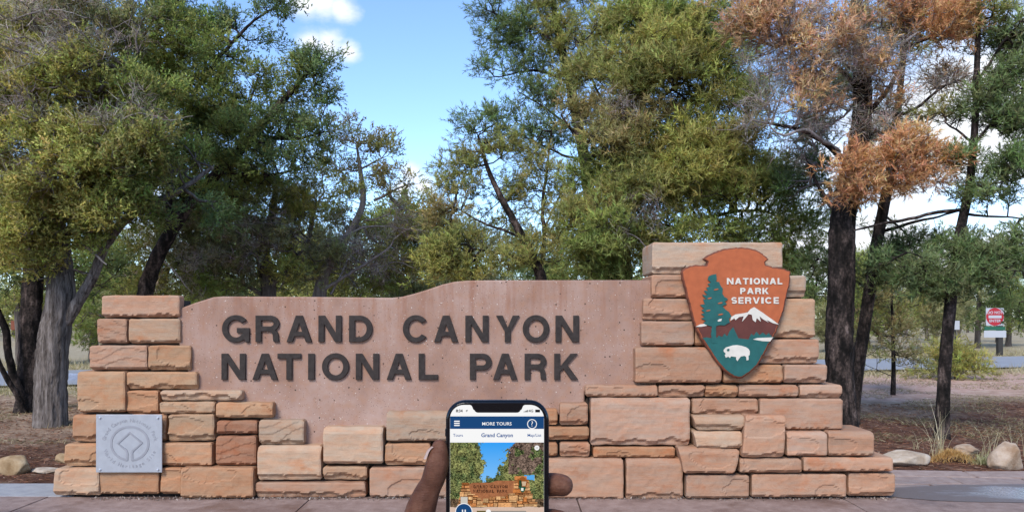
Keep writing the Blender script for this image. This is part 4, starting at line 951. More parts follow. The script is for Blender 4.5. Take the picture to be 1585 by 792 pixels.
tree('dying_pinyon_pine', 'dying pinyon pine with rust-brown needles and bare grey twigs right of the pillar', 10.3,
     [[(1303, 668, 0, .195), (1300, 600, 0, .175), (1300, 520, 0, .17), (1302, 430, 0, .165), (1304, 350, 0, .16), (1316, 280, .05, .14), (1332, 200, .1, .125), (1334, 110, .1, .105), (1328, 20, .1, .08), (1322, -60, .1, .05)],
      [(1322, 262, 0, .06), (1270, 215, -.2, .045), (1225, 195, -.3, .035), (1190, 190, -.3, .02)], [(1334, 190, .1, .06), (1380, 130, -.1, .045), (1400, 80, -.2, .035), (1440, 60, -.3, .02)], [(1334, 140, .1, .05), (1280, 90, -.2, .035), (1220, 50, -.3, .02)], [(1318, 275, 0, .05), (1370, 260, -.4, .035), (1430, 250, -.5, .015)],
      [(1332, 170, .1, .05), (1400, 175, -.1, .035), (1460, 130, -.2, .02)], [(1305, 340, 0, .05), (1270, 300, .3, .035), (1240, 240, .4, .02)], [(1332, 210, .1, .04), (1390, 200, .2, .03), (1440, 175, .2, .012)]],
     [(1335, 268, 40, 26, -.4, 'ru', 1.0), (1385, 235, 44, 22, -.5, 'ru', 1.0), (1435, 245, 36, 18, -.5, 'ru', 1.2), (1380, 280, 50, 20, -.5, 'ru', 1.1), (1310, 300, 24, 14, -.4, 'ru', .9), (1440, 280, 30, 10, -.5, 'rt', .7), (1165, 30, 50, 30, -.4, 'rt', .85), (1215, 50, 50, 34, -.4, 'rt', .7), (1200, -10, 60, 24, -.4, 'rt', .7), (1300, 60, 60, 40, -.6, 'rt', .35), (1250, 150, 50, 24, -.5, 'rt', .4), (1450, 30, 52, 34, -.4, 'ru', 1.0), (1430, -10, 60, 20, -.4, 'ru', .9), (1405, 40, 30, 26, -.2, 'rt', .8), (1480, 55, 24, 18, -.3, 'rt', .8), (1250, 125, 34, 20, -.3, 'rt', .6), (1470, 130, 30, 24, -.2, 'rt', .6), (1390, 140, 22, 14, -.2, 'ru', .7), (1235, 20, 34, 20, 0, 'rt', .6), (1340, 80, 40, 30, -.4, 'rt', .25),
      (1210, 100, 60, 44, -.3, 'gy', 0.55, 'twig'), (1190, 170, 40, 36, -.3, 'gy', 0.50, 'twig'), (1280, 90, 60, 50, -.4, 'gy', 0.55, 'twig'), (1350, 110, 60, 50, -.3, 'gy', 0.55, 'twig'), (1270, 180, 50, 36, -.3, 'gy', 0.50, 'twig'), (1360, 190, 50, 30, -.2, 'gy', 0.39, 'twig'), (1440, 120, 46, 40, -.2, 'gy', 0.39, 'twig'), (1300, 30, 70, 36, -.2, 'gy', 0.50, 'twig'), (1400, 20, 60, 30, -.2, 'gy', 0.39, 'twig'), (1430, 180, 40, 20, 0, 'gy', 0.28, 'twig'), (1240, 230, 40, 24, .2, 'gy', 0.28, 'twig'),
      (1250, 280, 40, 50, .9, 'dk', .7, 'pine'), (1280, 330, 40, 30, .9, 'dk', .6, 'pine'), (1260, 200, 40, 40, 1.0, 'dk', .6, 'pine'), (1365, 30, 40, 30, .9, 'ol', .5, 'pine'), (1350, 200, 40, 40, .9, 'dk', .4, 'pine'), (1300, 130, 60, 50, 1.0, 'dk', .5, 'pine')],
     'pine', BARK_DARK, 29, twig_mat=BARK_DEAD, dens=.034, tsize=1.0, sides=40, ridge=.075, freq=9, flare=.22, bias=.3,
     bare=[[(1300, 235, 0, .03), (1270, 215, -.3, .026), (1245, 200, -.4, .02), (1215, 210, -.5, .016), (1190, 195, -.5, .008)], [(1400, 90, -.3, .03), (1395, 70, -.4, .024), (1410, 60, -.5, .018), (1420, 50, -.5, .01)]])
tree('pinyon_pine', 'slim dark leaning pine trunk close behind the dying pine', 11.0,
     [[(1316, 655, 0, .10), (1326, 580, 0, .09), (1340, 490, 0, .083), (1353, 400, 0, .08), (1368, 320, .05, .075), (1382, 240, .1, .06), (1392, 150, .1, .045), (1405, 40, .1, .02)], [(1360, 360, 0, .04), (1420, 345, -.1, .03), (1480, 330, -.2, .018)], [(1350, 420, 0, .03), (1400, 400, -.2, .02), (1440, 395, -.3, .01)], [(1346, 450, 0, .03), (1300, 420, .4, .02), (1260, 400, .5, .01)], [(1366, 330, 0, .025), (1420, 370, .2, .015)]],
     [(1400, 400, 46, 22, -.2, 'bl', .9), (1440, 385, 40, 24, -.2, 'bl', .8), (1370, 430, 36, 20, 0, 'bl', .8), (1270, 410, 36, 20, .5, 'bl', .9), (1255, 450, 26, 18, .5, 'dk', .8), (1400, 375, 26, 12, .2, 'ol', .5), (1410, 60, 40, 30, .3, 'ol', .6), (1390, 350, 26, 8, .2, 'ol', .4)],
     'pine', BARK_DARK, 30, dens=.036, tsize=1.0, sides=20, ridge=.06)
tree('pinyon_pine', 'slender dark green pine on the right with drooping boughs above the dry grass', 9.7,
     [[(1457, 686, 0, 0.083), (1460, 620, 0, 0.076), (1464, 550, 0, 0.072), (1470, 480, 0, 0.068), (1476, 420, 0, 0.065), (1486, 360, 0, 0.058), (1500, 290, .05, 0.050), (1508, 210, .1, 0.043), (1512, 110, .1, 0.036), (1516, 0, .1, 0.025), (1518, -60, .1, 0.014)],
      [(1488, 325, 0, .035), (1430, 335, -.1, .03), (1370, 347, -.2, .025), (1325, 356, -.2, .015)], [(1490, 330, 0, .03), (1540, 335, -.2, .02), (1600, 338, -.3, .01)], [(1478, 410, 0, .03), (1540, 415, -.3, .02), (1590, 420, -.4, .01)], [(1505, 230, .1, .03), (1550, 170, -.1, .02), (1600, 130, -.2, .01)], [(1510, 130, .1, .03), (1560, 60, -.1, .02), (1600, 20, -.2, .01)], [(1476, 430, 0, .025), (1430, 400, -.3, .015), (1390, 390, -.4, .008)], [(1498, 290, 0, .025), (1540, 280, -.3, .015), (1590, 270, -.3, .008)], [(1505, 220, .1, .025), (1465, 190, .2, .015)]],
     [(1550, 130, 40, 36, -.1, 'bl'), (1575, 190, 36, 36, -.2, 'bl', 1.1), (1520, 180, 30, 26, 0, 'bl'), (1570, 50, 40, 36, -.1, 'bl'), (1510, 30, 40, 24, .1, 'ol', .7), (1555, 255, 44, 26, -.2, 'dk', 1.1), (1495, 230, 34, 22, 0, 'dk', .8), (1470, 170, 26, 20, .2, 'ol', .6), (1540, 300, 44, 20, -.2, 'bl', .8), (1420, 410, 40, 18, -.3, 'bl', .9), (1460, 435, 44, 18, -.3, 'bl'), (1520, 400, 44, 22, -.3, 'bl', 1.0), (1565, 395, 34, 24, -.3, 'bl', 1.0), (1530, 435, 44, 16, -.3, 'bl', .9), (1500, 385, 36, 14, -.1, 'bl', .8), (1600, 476, 24, 20, -.3, 'dk', .9), (1470, 455, 34, 14, .1, 'bl', .7), (1420, 435, 34, 12, .2, 'bl', .6), (1575, 350, 30, 12, -.3, 'bl', .6)],
     'pine', BARK_DARK, 31, dens=.034, tsize=.95, sides=28, ridge=.06, flare=.2)
tree('pine_sapling', 'small sparse yellowish pine sapling standing on the red dirt', 15.6,
     [[(1382, 608, 0, .05), (1383, 560, 0, .042), (1382, 510, 0, .034), (1380, 460, 0, .02), (1379, 425, 0, .008)], [(1383, 582, 0, .014), (1360, 572, -.1, .01), (1335, 562, -.2, .006)]],
     [(1380, 470, 34, 26, 0, 'st', .9), (1372, 510, 46, 24, 0, 'st', .8), (1392, 540, 40, 22, 0, 'st', .7), (1350, 548, 26, 12, 0, 'ol', .5), (1380, 435, 18, 18, 0, 'ol', .8), (1400, 500, 30, 20, .2, 'ol', .6)],
     'pine', BARK_DARK, 32, dens=.021, tsize=1.2, sides=10, ridge=.06, flare=.1)
tree('green_shrub', 'low yellow-green shrub growing near the road at right', 19.0,
     [[(1478, 590, 0, .04), (1480, 575, 0, .03), (1482, 555, 0, .015)], [(1478, 588, 0, .02), (1505, 565, 0, .012), (1520, 550, 0, .006)], [(1476, 588, 0, .02), (1450, 565, 0, .012)]],
     [(1480, 560, 36, 20, 0, 'yg', 1.0), (1510, 570, 24, 14, 0, 'yg', .9), (1450, 568, 20, 14, 0, 'ol', .9)], 'pine', BARK_MID, 33, dens=.06, tsize=1.4, sides=8, flare=.1, cat='shrub')

# ---- background trees beyond the road: three kinds, copied
BG = []
def bg_proto(seed, col, h, w, kindb):
    """tree of height h standing at the origin of a distant spot"""
    rs = np.random.default_rng(seed); pts, cols = [], []
    lean = rs.normal(0, .3, 2)
    rows = [(0, 0, -.15, .16), (lean[0] * .3, lean[1] * .3, h * .3, .13), (lean[0] * .7, lean[1] * .7, h * .65, .08), (lean[0], lean[1], h * .97, .02)]
    path = smooth_path(rows, .2)
    for k in range(15):
        z = h * (.22 + .76 * rs.random()); s = w * (1.05 - .75 * (z / h) ** 2); a = rs.random() * 6.28; rr = s * rs.random() ** .5 * .75
        c = np.array([math.cos(a) * rr + lean[0] * z / h, math.sin(a) * rr + lean[1] * z / h, z]); n = 34
        pts.append(c + rs.normal(0, 1, (n, 3)) * np.array([.42, .42, .26])); cols.append(np.array(COLS[col])[None] * (1 + rs.normal(0, .2, (n, 1))))
    pts = np.concatenate(pts); cols = np.concatenate(cols)
    p0, p1, r0, r1, dirs = grow(path, pts, seed, .3); v, f = trunk_mesh(path, 9, .1, seed, .2)
    v2, f2 = edge_tubes(p0, p1, r0 * 1.6, r1 * 1.6, 3)
    tm = mesh_np('trunk', np.concatenate([v, v2]), np.concatenate([f, f2 + len(v)]), True); tm.materials.append(BARK_MID)
    V, C, NN = place_tufts(kindb, pts, unit(dirs + np.array([0, 0, .5])), 2.3 * (.8 + .5 * rs.random(len(pts))), cols, rs)
    cm = leafy('crown', V, C, NN); cm.materials.append(LEAF)
    return tm, cm
PROTO = [bg_proto(51, 'ol', 4.6, 1.9, 'juniper'), bg_proto(52, 'dk', 5.6, 1.7, 'pine'), bg_proto(53, 'gr', 5.0, 1.9, 'juniper'), bg_proto(54, 'pg', 4.2, 2.0, 'pine')]
bgspots = [(-15.2, 24, 0, .8), (-14.6, 27, 2, .9), (-11.6, 23.5, 3, .7), (-9.6, 28, 1, .95), (-6.8, 25.5, 0, .9), (-4.2, 29, 2, 1.15), (-1.6, 26, 3, 1.1), (.8, 30, 1, .9), (3.2, 27.5, 0, .85), (5.8, 31, 2, .9), (12.6, 36, 1, .85), (15.0, 34, 2, .85), (17.4, 38, 0, .9), (20.0, 35.5, 3, .85), (22.8, 38, 1, .9), (13.6, 33, 3, .5), (25.6, 40, 2, .9),
           (-7.8, 19.6, 2, .55), (-4.6, 20.5, 0, .6), (-2.4, 19, 3, .6), (1.6, 21, 2, .55)]
BGK = ['olive', 'dark green', 'mid-green', 'pale green']
order = sorted(range(len(bgspots)), key=lambda i: bgspots[i][0] / bgspots[i][1])
WHERE = ['seen between the leaning stems at the left edge', 'seen just right of the grey juniper trunk', 'low behind the top of the left pillar', 'low above the left shoulder of the panel', 'above the first letters of GRAND', 'above the letters A and N of GRAND', 'low above the letter D of GRAND',
         'above the gap before CANYON', 'low above the letter C of CANYON', 'behind the raised step of the panel top', 'above the letter O of CANYON', 'low above the last letter of CANYON', 'above the panel just left of the pillar', 'behind the left edge of the arrowhead pillar', 'just right of the arrowhead pillar', 'behind the dying pine trunk',
         'between the dying pine trunk and the slim leaning trunk', 'just right of the slim leaning trunk', 'behind the slender pine trunk at right', 'left of the red disc road sign', 'right of the red disc road sign']
for rank, i in enumerate(order):
    x, y, k, s = bgspots[i]
    r = empty('background_tree', (x, y, gz(x, y)), BGK[k] + ' background tree ' + WHERE[rank], 'tree', 'background trees of the woodland')
    r.rotation_euler = (0, 0, i * 2.39); r.scale = (s, s, s)
    for nm, me in zip(('trunk', 'crown'), PROTO[k]): obj(nm, me, r)
# ---- far wood, one mass
rs = np.random.default_rng(77); V, C, NN, TV, TF, o = [], [], [], [], [], 0
for k in range(150):
    y = rs.uniform(44, 85); x = rs.uniform(-.8, .8) * y; h = rs.uniform(3.4, 5.6); n = 46
    c = np.array([x, y, h * .52]); pts = c + rs.normal(0, 1, (n, 3)) * np.array([.75, .75, h * .22])
    col = np.array(COLS[['ol', 'dk', 'gr', 'pg', 'bl'][k % 5]])[None] * (1 + rs.normal(0, .18, (n, 1)))
    a, b, nn = place_tufts('juniper', pts, unit(rs.normal(0, .4, (n, 3)) + np.array([0, 0, 1])), 4.5 * np.ones(n), col, rs); V.append(a); C.append(b); NN.append(nn)
    v, f = edge_tubes(np.array([[x, y, -.1]]), np.array([[x + rs.normal(0, .2), y, h * .8]]), np.array([.14]), np.array([.04]), 5); TV.append(v); TF.append(f + o); o += len(v)
fw = leafy('distant_wood', np.concatenate(V), np.concatenate(C), np.concatenate(NN))
fwo = obj('distant_wood', fw, None, LEAF, kind='stuff', label='distant mass of evergreen woodland on the horizon', category='woodland')
obj('trunks', mesh_np('trunks', np.concatenate(TV), np.concatenate(TF), True), fwo, BARK_MID, kind='stuff')

# ---- ground litter, dry grass
def blades(n, fx, length, width, upright, cols, seed, name, label, cat):
    rs = np.random.default_rng(seed); P0 = fx(rs, n); m = len(P0)
    d = unit(np.stack([rs.normal(0, 1, m), rs.normal(0, 1, m), np.abs(rs.normal(0, 1, m)) * upright], -1))
    L = length * (.5 + rs.random(m)); s = unit(np.cross(d, rs.normal(0, 1, (m, 3)))) * (width * (.6 + .8 * rs.random(m)))[:, None]
    v = np.stack([P0 - s / 2, P0 + s / 2, P0 + d * L[:, None]], 1).reshape(-1, 3)
    c = np.array(cols)[rs.integers(0, len(cols), m)] * (1 + rs.normal(0, .2, (m, 1))); me = mesh_np(name, v, np.arange(len(v)).reshape(-1, 3)); tint(me, np.repeat(np.clip(c, .01, .8), 3, axis=0))
    obj(name, me, None, STRAWM, kind='stuff', label=label, category=cat)
def onground(x, y, up=.004): return np.stack([x, y, np.array([gz(a, b) for a, b in zip(x, y)]) + up], -1)
def lit_area(rs, n):
    y = rs.uniform(7.15, 14, n * 2); x = rs.uniform(-1, 1, n * 2) * (y * .72)
    k = ((x < -2.2) | (x > 2.6)) & ~((x > 2.9) & (x < 7.7) & (y < 7.72)) & ~((x < -3.6) & (y < 7.16)); return onground(x[k][:n], y[k][:n], .008)
blades(26000, lit_area, .07, .008, .10, [(.20, .09, .055), (.30, .15, .09), (.10, .055, .04), (.36, .24, .17), (.26, .11, .06)], 61, 'needle_litter', 'brown fallen needles and bark chips on the bare ground', 'litter')
def gr_area(rs, n):
    y = rs.uniform(9.5, 20, n * 3); x = rs.uniform(-1, 1, n * 3) * (y * .75); k = np.array([mnoise.noise((a * .6, b * .6, 8)) > -.02 for a, b in zip(x, y)])
    k &= (y < 16.5 + .235 * x) & ((x < -3) | (x > 3)); return onground(x[k][:n], y[k][:n])
blades(24000, gr_area, .07, .009, .5, [(.34, .26, .15), (.26, .20, .12), (.40, .33, .21), (.17, .15, .07)], 62, 'dry_ground_cover', 'sparse short dry grass between the trees', 'grass')
def verge(rs, n):
    x = rs.uniform(-22, 26, n); yc = 21.8 + .235 * x + .0009 * x * x; side = rs.random(n) < .4
    y = np.where(side, yc - 3.0 - np.abs(rs.normal(0, 1.0, n)), yc + 2.9 + np.abs(rs.normal(0, 2.5, n))); return onground(x, y)
blades(30000, verge, .20, .016, 1.6, [(.46, .38, .23), (.38, .31, .18), (.52, .45, .30), (.28, .25, .12)], 63, 'straw_verge', 'pale straw-coloured grass along both road edges', 'grass')
def peb(rs, n):
    x = rs.uniform(-3.5, 3.2, n); y = 6.47 - np.abs(rs.normal(0, .035, n)); return np.stack([x, y, np.full(n, .003)], -1)
blades(1600, peb, .018, .012, .8, [(.3, .22, .18), (.16, .11, .09), (.45, .38, .33)], 64, 'loose_grit', 'loose grit and bark crumbs along the foot of the wall', 'grit')

# ------------------------------------------------------------------ rocks and grass tufts by the wall
def rock_mat(name, a, b, c):
    m, t, bs = new_mat(name); bs.inputs['Roughness'].default_value = .92; bs.inputs['Specular IOR Level'].default_value = .2
    n = pos_noise(t, 7, 6, rough=.62); f = pos_noise(t, 60, 6, rough=.7)
    t.links.new(ramp(t, n, [(.33, a), (.5, b), (.66, c)]), bs.inputs['Base Color']); p = bump(t, bs, n, .03, .6); bump(t, bs, f, .008, .7, p); return m
R1 = rock_mat('tan_limestone', (.22, .135, .065), (.33, .225, .125), (.40, .30, .19)); R2 = rock_mat('pale_limestone', (.32, .235, .165), (.46, .37, .28), (.54, .46, .38)); R3 = rock_mat('pink_grey_boulder', (.26, .165, .10), (.38, .28, .20), (.46, .36, .28)); R4 = rock_mat('blue_grey_boulder', (.19, .21, .27), (.25, .28, .36), (.31, .34, .42))
def rock(px, py_base, wpx, hpx, mat, seed, label, flat=1.0, name='boulder', dy=0):
    Y = CAMZ * F / (py_base - HZ) + dy; k = Y / F; c = P(px, py_base, Y); w, h = wpx * k / 2, hpx * k
    bm = bmesh.new(); bmesh.ops.create_icosphere(bm, subdivisions=4, radius=1)
    rnd = random.Random(seed); planes = [(Vector((rnd.gauss(0, 1), rnd.gauss(0, 1), rnd.gauss(0, .7))).normalized(), rnd.uniform(.62, .9)) for _ in range(13)]
    for v in bm.verts:
        p = v.co.copy()
        for n, d in planes:
            e = p.dot(n) - d
            if e > 0: p -= n * e * .85
        p *= 1 + .10 * mnoise.fractal(p * 1.6 + Vector((seed, 0, 0)), .9, 2.1, 4)
        v.co = Vector((p.x * w * 1.12, p.y * w * .8, (p.z * .68 + .38) * h))
    me = bpy.data.meshes.new(name); bm.to_mesh(me); bm.free()
    for p in me.polygons: p.use_smooth = True
    o = obj(name, me, None, mat, label=label, category='rock'); o.location = (c.x, c.y + w * .3, gz(c.x, c.y)); return o
rock(15, 728, 56, 27, R1, 3, 'rounded yellow-tan boulder in the mulch at the left edge')
rock(66, 726, 42, 7, R2, 8, 'thin flat pale stone lying in mulch between tan boulder and wall', name='flat_stone')
rock(96, 720, 26, 14, R1, 12, 'small tan stone half hidden behind the left end of the wall', name='small_stone', dy=.3)
rock(1400, 714, 84, 20, R2, 4, 'flat whitish rock beside the right end of the wall', name='flat_rock')
rock(1561, 720, 52, 40, R3, 6, 'rounded pinkish grey boulder at the right edge')
rock(1500, 706, 38, 14, R3, 15, 'low rusty stone between the dry grass tufts at right', name='small_stone', dy=.35)
rock(111, 590, 32, 17, R4, 9, 'low blue-grey boulder seen just right of the grey juniper trunk', dy=0)
def tuft_grass(px, py, label, hpx, spread, n, cols, seed, lean=.5, wd=.005, name='grass_tuft', mound=0.0):
    Y = CAMZ * F / (py - HZ); k = Y / F; c = P(px, py, Y); rs = np.random.default_rng(seed); v, f, cc, o = [], [], [], 0
    base = empty(name, (c.x, c.y, gz(c.x, c.y)), label, 'grass')
    for i in range(n):
        H = hpx * k * (.35 + .65 * rs.random()); d = rs.normal(0, lean, 2); b = rs.normal(0, spread * k, 2) * np.array([1, .6]); w = wd * (.6 + .6 * rs.random())
        z0 = gz(c.x, c.y) - .01 + mound * math.exp(-(b[0] ** 2 + b[1] ** 2) / (2 * (spread * k) ** 2 + 1e-6))
        col = np.array(cols[rs.integers(0, len(cols))]) * (1 + rs.normal(0, .15)); a = rs.random() * 6.28; s = np.array([math.cos(a), math.sin(a), 0]) * w
        for j in range(4):
            t = j / 3; p = np.array([c.x + b[0] + d[0] * H * t * t, c.y + b[1] + d[1] * H * t * t, z0 + H * (t - .25 * t * t * np.hypot(*d))]); ww = s * (1 - t * .85)
            v += [p - ww, p + ww]; cc += [col, col]
            if j: f.append((o + 2 * j - 2, o + 2 * j - 1, o + 2 * j + 1, o + 2 * j))
        o += 8
    me = mesh_np('grass_blades', np.array(v), np.array(f)); tint(me, np.clip(np.array(cc), .01, .8)); under(obj('grass_blades', me, None, STRAWM, kind='stuff'), base)
STRAW = [(.55, .46, .30), (.48, .39, .24), (.62, .54, .38)]; RUST = [(.60, .35, .13), (.66, .44, .18), (.48, .27, .10)]; PALE = [(.42, .40, .22), (.50, .47, .30), (.34, .36, .16)]
tuft_grass(1455, 702, 'tall pale dry grass stalks in front of the slender pine', 95, 7, 34, STRAW, 1, .38, .0045)
tuft_grass(1474, 708, 'low mounded rusty orange dry grass beside the flat whitish rock', 12, 16, 1500, RUST, 2, .8, .003, 'grass_mound', .10)
tuft_grass(1530, 706, 'tall pale dry grass with green base next to the pinkish boulder', 88, 6, 26, STRAW, 3, .42, .0045)
tuft_grass(1527, 712, 'short pale green grass clump between rusty mound and pinkish boulder', 24, 10, 260, PALE, 4, .8, .004)
tuft_grass(1420, 690, 'few thin arching grass stems behind the flat whitish rock', 42, 5, 9, STRAW, 5, .9, .004)
tuft_grass(1573, 700, 'pale grass stems leaning behind the boulder at the right edge', 60, 6, 10, STRAW, 6, .5, .004)

# ------------------------------------------------------------------ road signs
WSIGN = plain('white_sign_sheeting', (.42, .42, .43), .5); RSIGN = plain('red_sign_sheeting', lin(165, 28, 38), .5); GSIGN = plain('green_sign_sheeting', lin(30, 88, 62), .5); POST = plain('dark_sign_post', (.03, .026, .022), .8); BSIGN = plain('brown_sign_board', lin(120, 62, 38), .7)
def sign(px, py, Y, label, name):
    c = P(px, py, Y); e = empty(name, (c.x, c.y, gz(c.x, c.y)), label, 'sign'); return c, e
c, e = sign(1540, 490, 30.0, 'white square road sign with red disc reading do not enter beyond the road', 'do_not_enter_sign')
g = gz(c.x, c.y)
under(obj('post', box_mesh('post', c.x + .16, c.x + .34, c.y + .03, c.y + .2, g - .2, c.z + .3, .01), None, POST), e)
under(obj('panel', box_mesh('panel', c.x - .345, c.x + .345, c.y, c.y + .012, c.z - .345, c.z + .345, .02), None, WSIGN), e)
yd = c.y - .004
dsc = under(obj('red_disc', flat_shape('red_disc', [[(c.x + .34 * math.cos(a), c.z + .34 * math.sin(a)) for a in [i * math.pi / 24 for i in range(48)]]], .003, 0, front(yd + .0035)), None, RSIGN), e)
under(obj('white_bar', box_mesh('white_bar', c.x - .25, c.x + .25, yd - .004, yd - .001, c.z - .055, c.z + .055), None, WSIGN), e)
for s, dz in (('DO NOT', .16), ('ENTER', -.16)):
    under(obj('sign_lettering', text_mesh('sign_lettering', s, .15, .002, lambda v, dz=dz: Vector((c.x + v.x, yd - .0015 - v.z, c.z + dz + v.y)), .02), None, WSIGN), e)
under(obj('green_plate', box_mesh('green_plate', c.x - .40, c.x + .40, c.y + .002, c.y + .014, c.z - .52, c.z - .38, .004), None, GSIGN), e)
under(obj('lower_plate', box_mesh('lower_plate', c.x - .42, c.x + .44, c.y + .002, c.y + .014, c.z - .80, c.z - .535, .004), None, WSIGN), e)
c, e = sign(1480, 503, 31.0, 'small plain white road sign left of the red disc sign', 'road_sign'); g = gz(c.x, c.y)
under(obj('post', box_mesh('post', c.x - .03, c.x + .03, c.y + .02, c.y + .07, g - .2, c.z + .15, .005), None, POST), e)
under(obj('panel', box_mesh('panel', c.x - .14, c.x + .14, c.y, c.y + .012, c.z - .18, c.z + .18, .004), None, WSIGN), e)
c, e = sign(25, 503, 24.5, 'small brown sign board far behind the dark juniper at left', 'brown_sign'); g = gz(c.x, c.y)
under(obj('post', box_mesh('post', c.x - .04, c.x + .04, c.y + .02, c.y + .09, g - .2, c.z, .006), None, POST), e)
under(obj('board', box_mesh('board', c.x - .17, c.x + .17, c.y, c.y + .02, c.z - .15, c.z + .15, .006), None, BSIGN), e)
#PART3

# ------------------------------------------------------------------ smartphone in a hand
YS = .53; KP = YS / F
def sx(px): return (px - 792.5) * KP
def szz(py): return CAMZ - (py - HZ) * KP
mm = .001
phone = empty('smartphone', (sx(770), YS + .004, szz(620) - .1465), 'black smartphone held upright showing a park tour app screen', 'phone')
def ph(o, par=None):
    return under(o, phone) if par is None else None
def rrect(x0, x1, z0, z1, r, n=10):
    pts = []
    for cx, cz, a in ((x1 - r, z1 - r, 0), (x0 + r, z1 - r, 90), (x0 + r, z0 + r, 180), (x1 - r, z0 + r, 270)):
        pts += arc(cx, cz, r, r, a, a + 90, n)
    return pts
BX0, BX1, BZ1 = sx(689.5), sx(850), szz(619.5); BZ0 = BZ1 - .1465
STEELB = plain('dark_steel_phone_frame', (.012, .018, .026), .25, metal=.8)
GLASS = plain('black_phone_glass', (.004, .004, .005), .12)
SCR = 1.0 / (2 ** EXPO)
body = under(obj('frame', flat_shape('frame', [rrect(BX0, BX1, BZ0, BZ1, .0135)], .0082, .0028, lambda c: Vector((c.x, YS + .0086 - c.z, c.y))), None, STEELB), phone)
under(obj('front_glass', flat_shape('front_glass', [rrect(BX0 + .0012, BX1 - .0012, BZ0 + .0012, BZ1 - .0012, .0124)], .0010, .0004, lambda c: Vector((c.x, YS + .0008 - c.z, c.y))), None, GLASS), phone)
under(obj('side_button', box_mesh('side_button', BX0 - .0005, BX0 + .002, YS + .003, YS + .006, szz(676), szz(664), .0004), None, STEELB), phone)
under(obj('volume_button', box_mesh('volume_button', BX0 - .0005, BX0 + .002, YS + .003, YS + .006, szz(712), szz(690), .0004), None, STEELB), phone)
# screen outline with the notch
SX0, SX1, SZ1, SZ0 = sx(696.5), sx(842), szz(626), BZ0 + .0036
r_ = .0095; nx0, nx1, nz = sx(731), sx(809), szz(638); nr = .0022
outl2 = arc(SX1 - r_, SZ1 - r_, r_, r_, 0, 90, 10) + [(nx1 + .0015, SZ1), (nx1 + .0004, SZ1 - .0006), (nx1 - .0008, nz + .002)] + arc(nx1 - .004, nz + .0028, .0028, .0028, -20, -90, 5) \
    + arc(nx0 + .004, nz + .0028, .0028, .0028, -90, -160, 5) + [(nx0 + .0008, nz + .002), (nx0 - .0004, SZ1 - .0006), (nx0 - .0015, SZ1)] + arc(SX0 + r_, SZ1 - r_, r_, r_, 90, 180, 10) + arc(SX0 + r_, SZ0 + r_, r_, r_, 180, 270, 10) + arc(SX1 - r_, SZ0 + r_, r_, r_, 270, 360, 10)
L0 = YS - .0003
def lay(k): return front(L0 - k * .00006)
screen = under(obj('screen', flat_shape('screen', [outl2], .00005, 0, lay(0)), None, emit('screen_white', (.93, .93, .93), SCR)), phone)
NAVY = emit('screen_navy', lin(30, 72, 122), SCR); INK = emit('screen_ink', lin(20, 20, 24), SCR); BLUE = emit('screen_blue_text', lin(34, 84, 150), SCR); SWHITE = emit('screen_icon_white', (.93, .93, .93), SCR); SGREY = emit('screen_grey', lin(150, 146, 140), SCR); SOLIVE = emit('screen_olive', lin(104, 92, 52), SCR)
def scr(name, loops, mat, k):
    o = obj(name, flat_shape(name, loops, .00004, 0, lay(k)), screen, mat); o.matrix_parent_inverse = phone.matrix_basis.inverted() @ phone.matrix_basis; return o
def rect(x0, x1, y0, y1): return [(sx(x0), szz(y1)), (sx(x1), szz(y1)), (sx(x1), szz(y0)), (sx(x0), szz(y0))]
def circ(px, py, r, n=28): return [(sx(px) + r * KP * math.cos(2 * math.pi * i / n), szz(py) + r * KP * math.sin(2 * math.pi * i / n)) for i in range(n)]
def stext(s, px, py, hpx, mat, k=3, bold=.02, align='CENTER', xs_=1.0):
    t = lay(k); o = Vector((sx(px), szz(py), 0))
    obj('screen_text', text_mesh('screen_text', s, hpx * KP * 1.38, .00003, lambda v: t(Vector((o.x + v.x * xs_, o.y + v.y, v.z))), bold, align), screen, mat)
scr('title_bar', [rect(696.7, 841.8, 643.6, 663)], NAVY, 1)
for y in (651.2, 654.4, 657.6): scr('menu_icon', [rect(703, 711.5, y - .9, y + .9)], SWHITE, 2)
stext('MORE TOURS', 769, 655.3, 5.0, SWHITE, 3, .012, xs_=1.08)
scr('help_icon', [circ(823.5, 655.5, 7.6), circ(823.5, 655.5, 6.4)], SWHITE, 2); stext('?', 823.5, 655.5, 8.2, SWHITE, 3, .0)
stext('Grand Canyon', 769.5, 673, 6.0, BLUE, 3, .025); stext('Tours', 709, 673, 4.6, BLUE, 3, .01); stext('Map/List', 827, 673, 4.6, BLUE, 3, .01)
stext('8:34', 711, 635.3, 4.4, INK, 3, .03); stext('4G', 822, 635.3, 4.2, INK, 3, .02)
scr('location_icon', [[(sx(720.5), szz(635.3)), (sx(724), szz(633)), (sx(722.6), szz(637.4)), (sx(722.3), szz(635.6))]], INK, 3)
for i in range(4): scr('signal_bar', [rect(810.5 + 1.9 * i, 811.8 + 1.9 * i, 636.6 - .8 * i - .6, 637.2)], INK, 3)
scr('battery_icon', [rect(828.5, 835.8, 633.2, 637.4)], INK, 3)
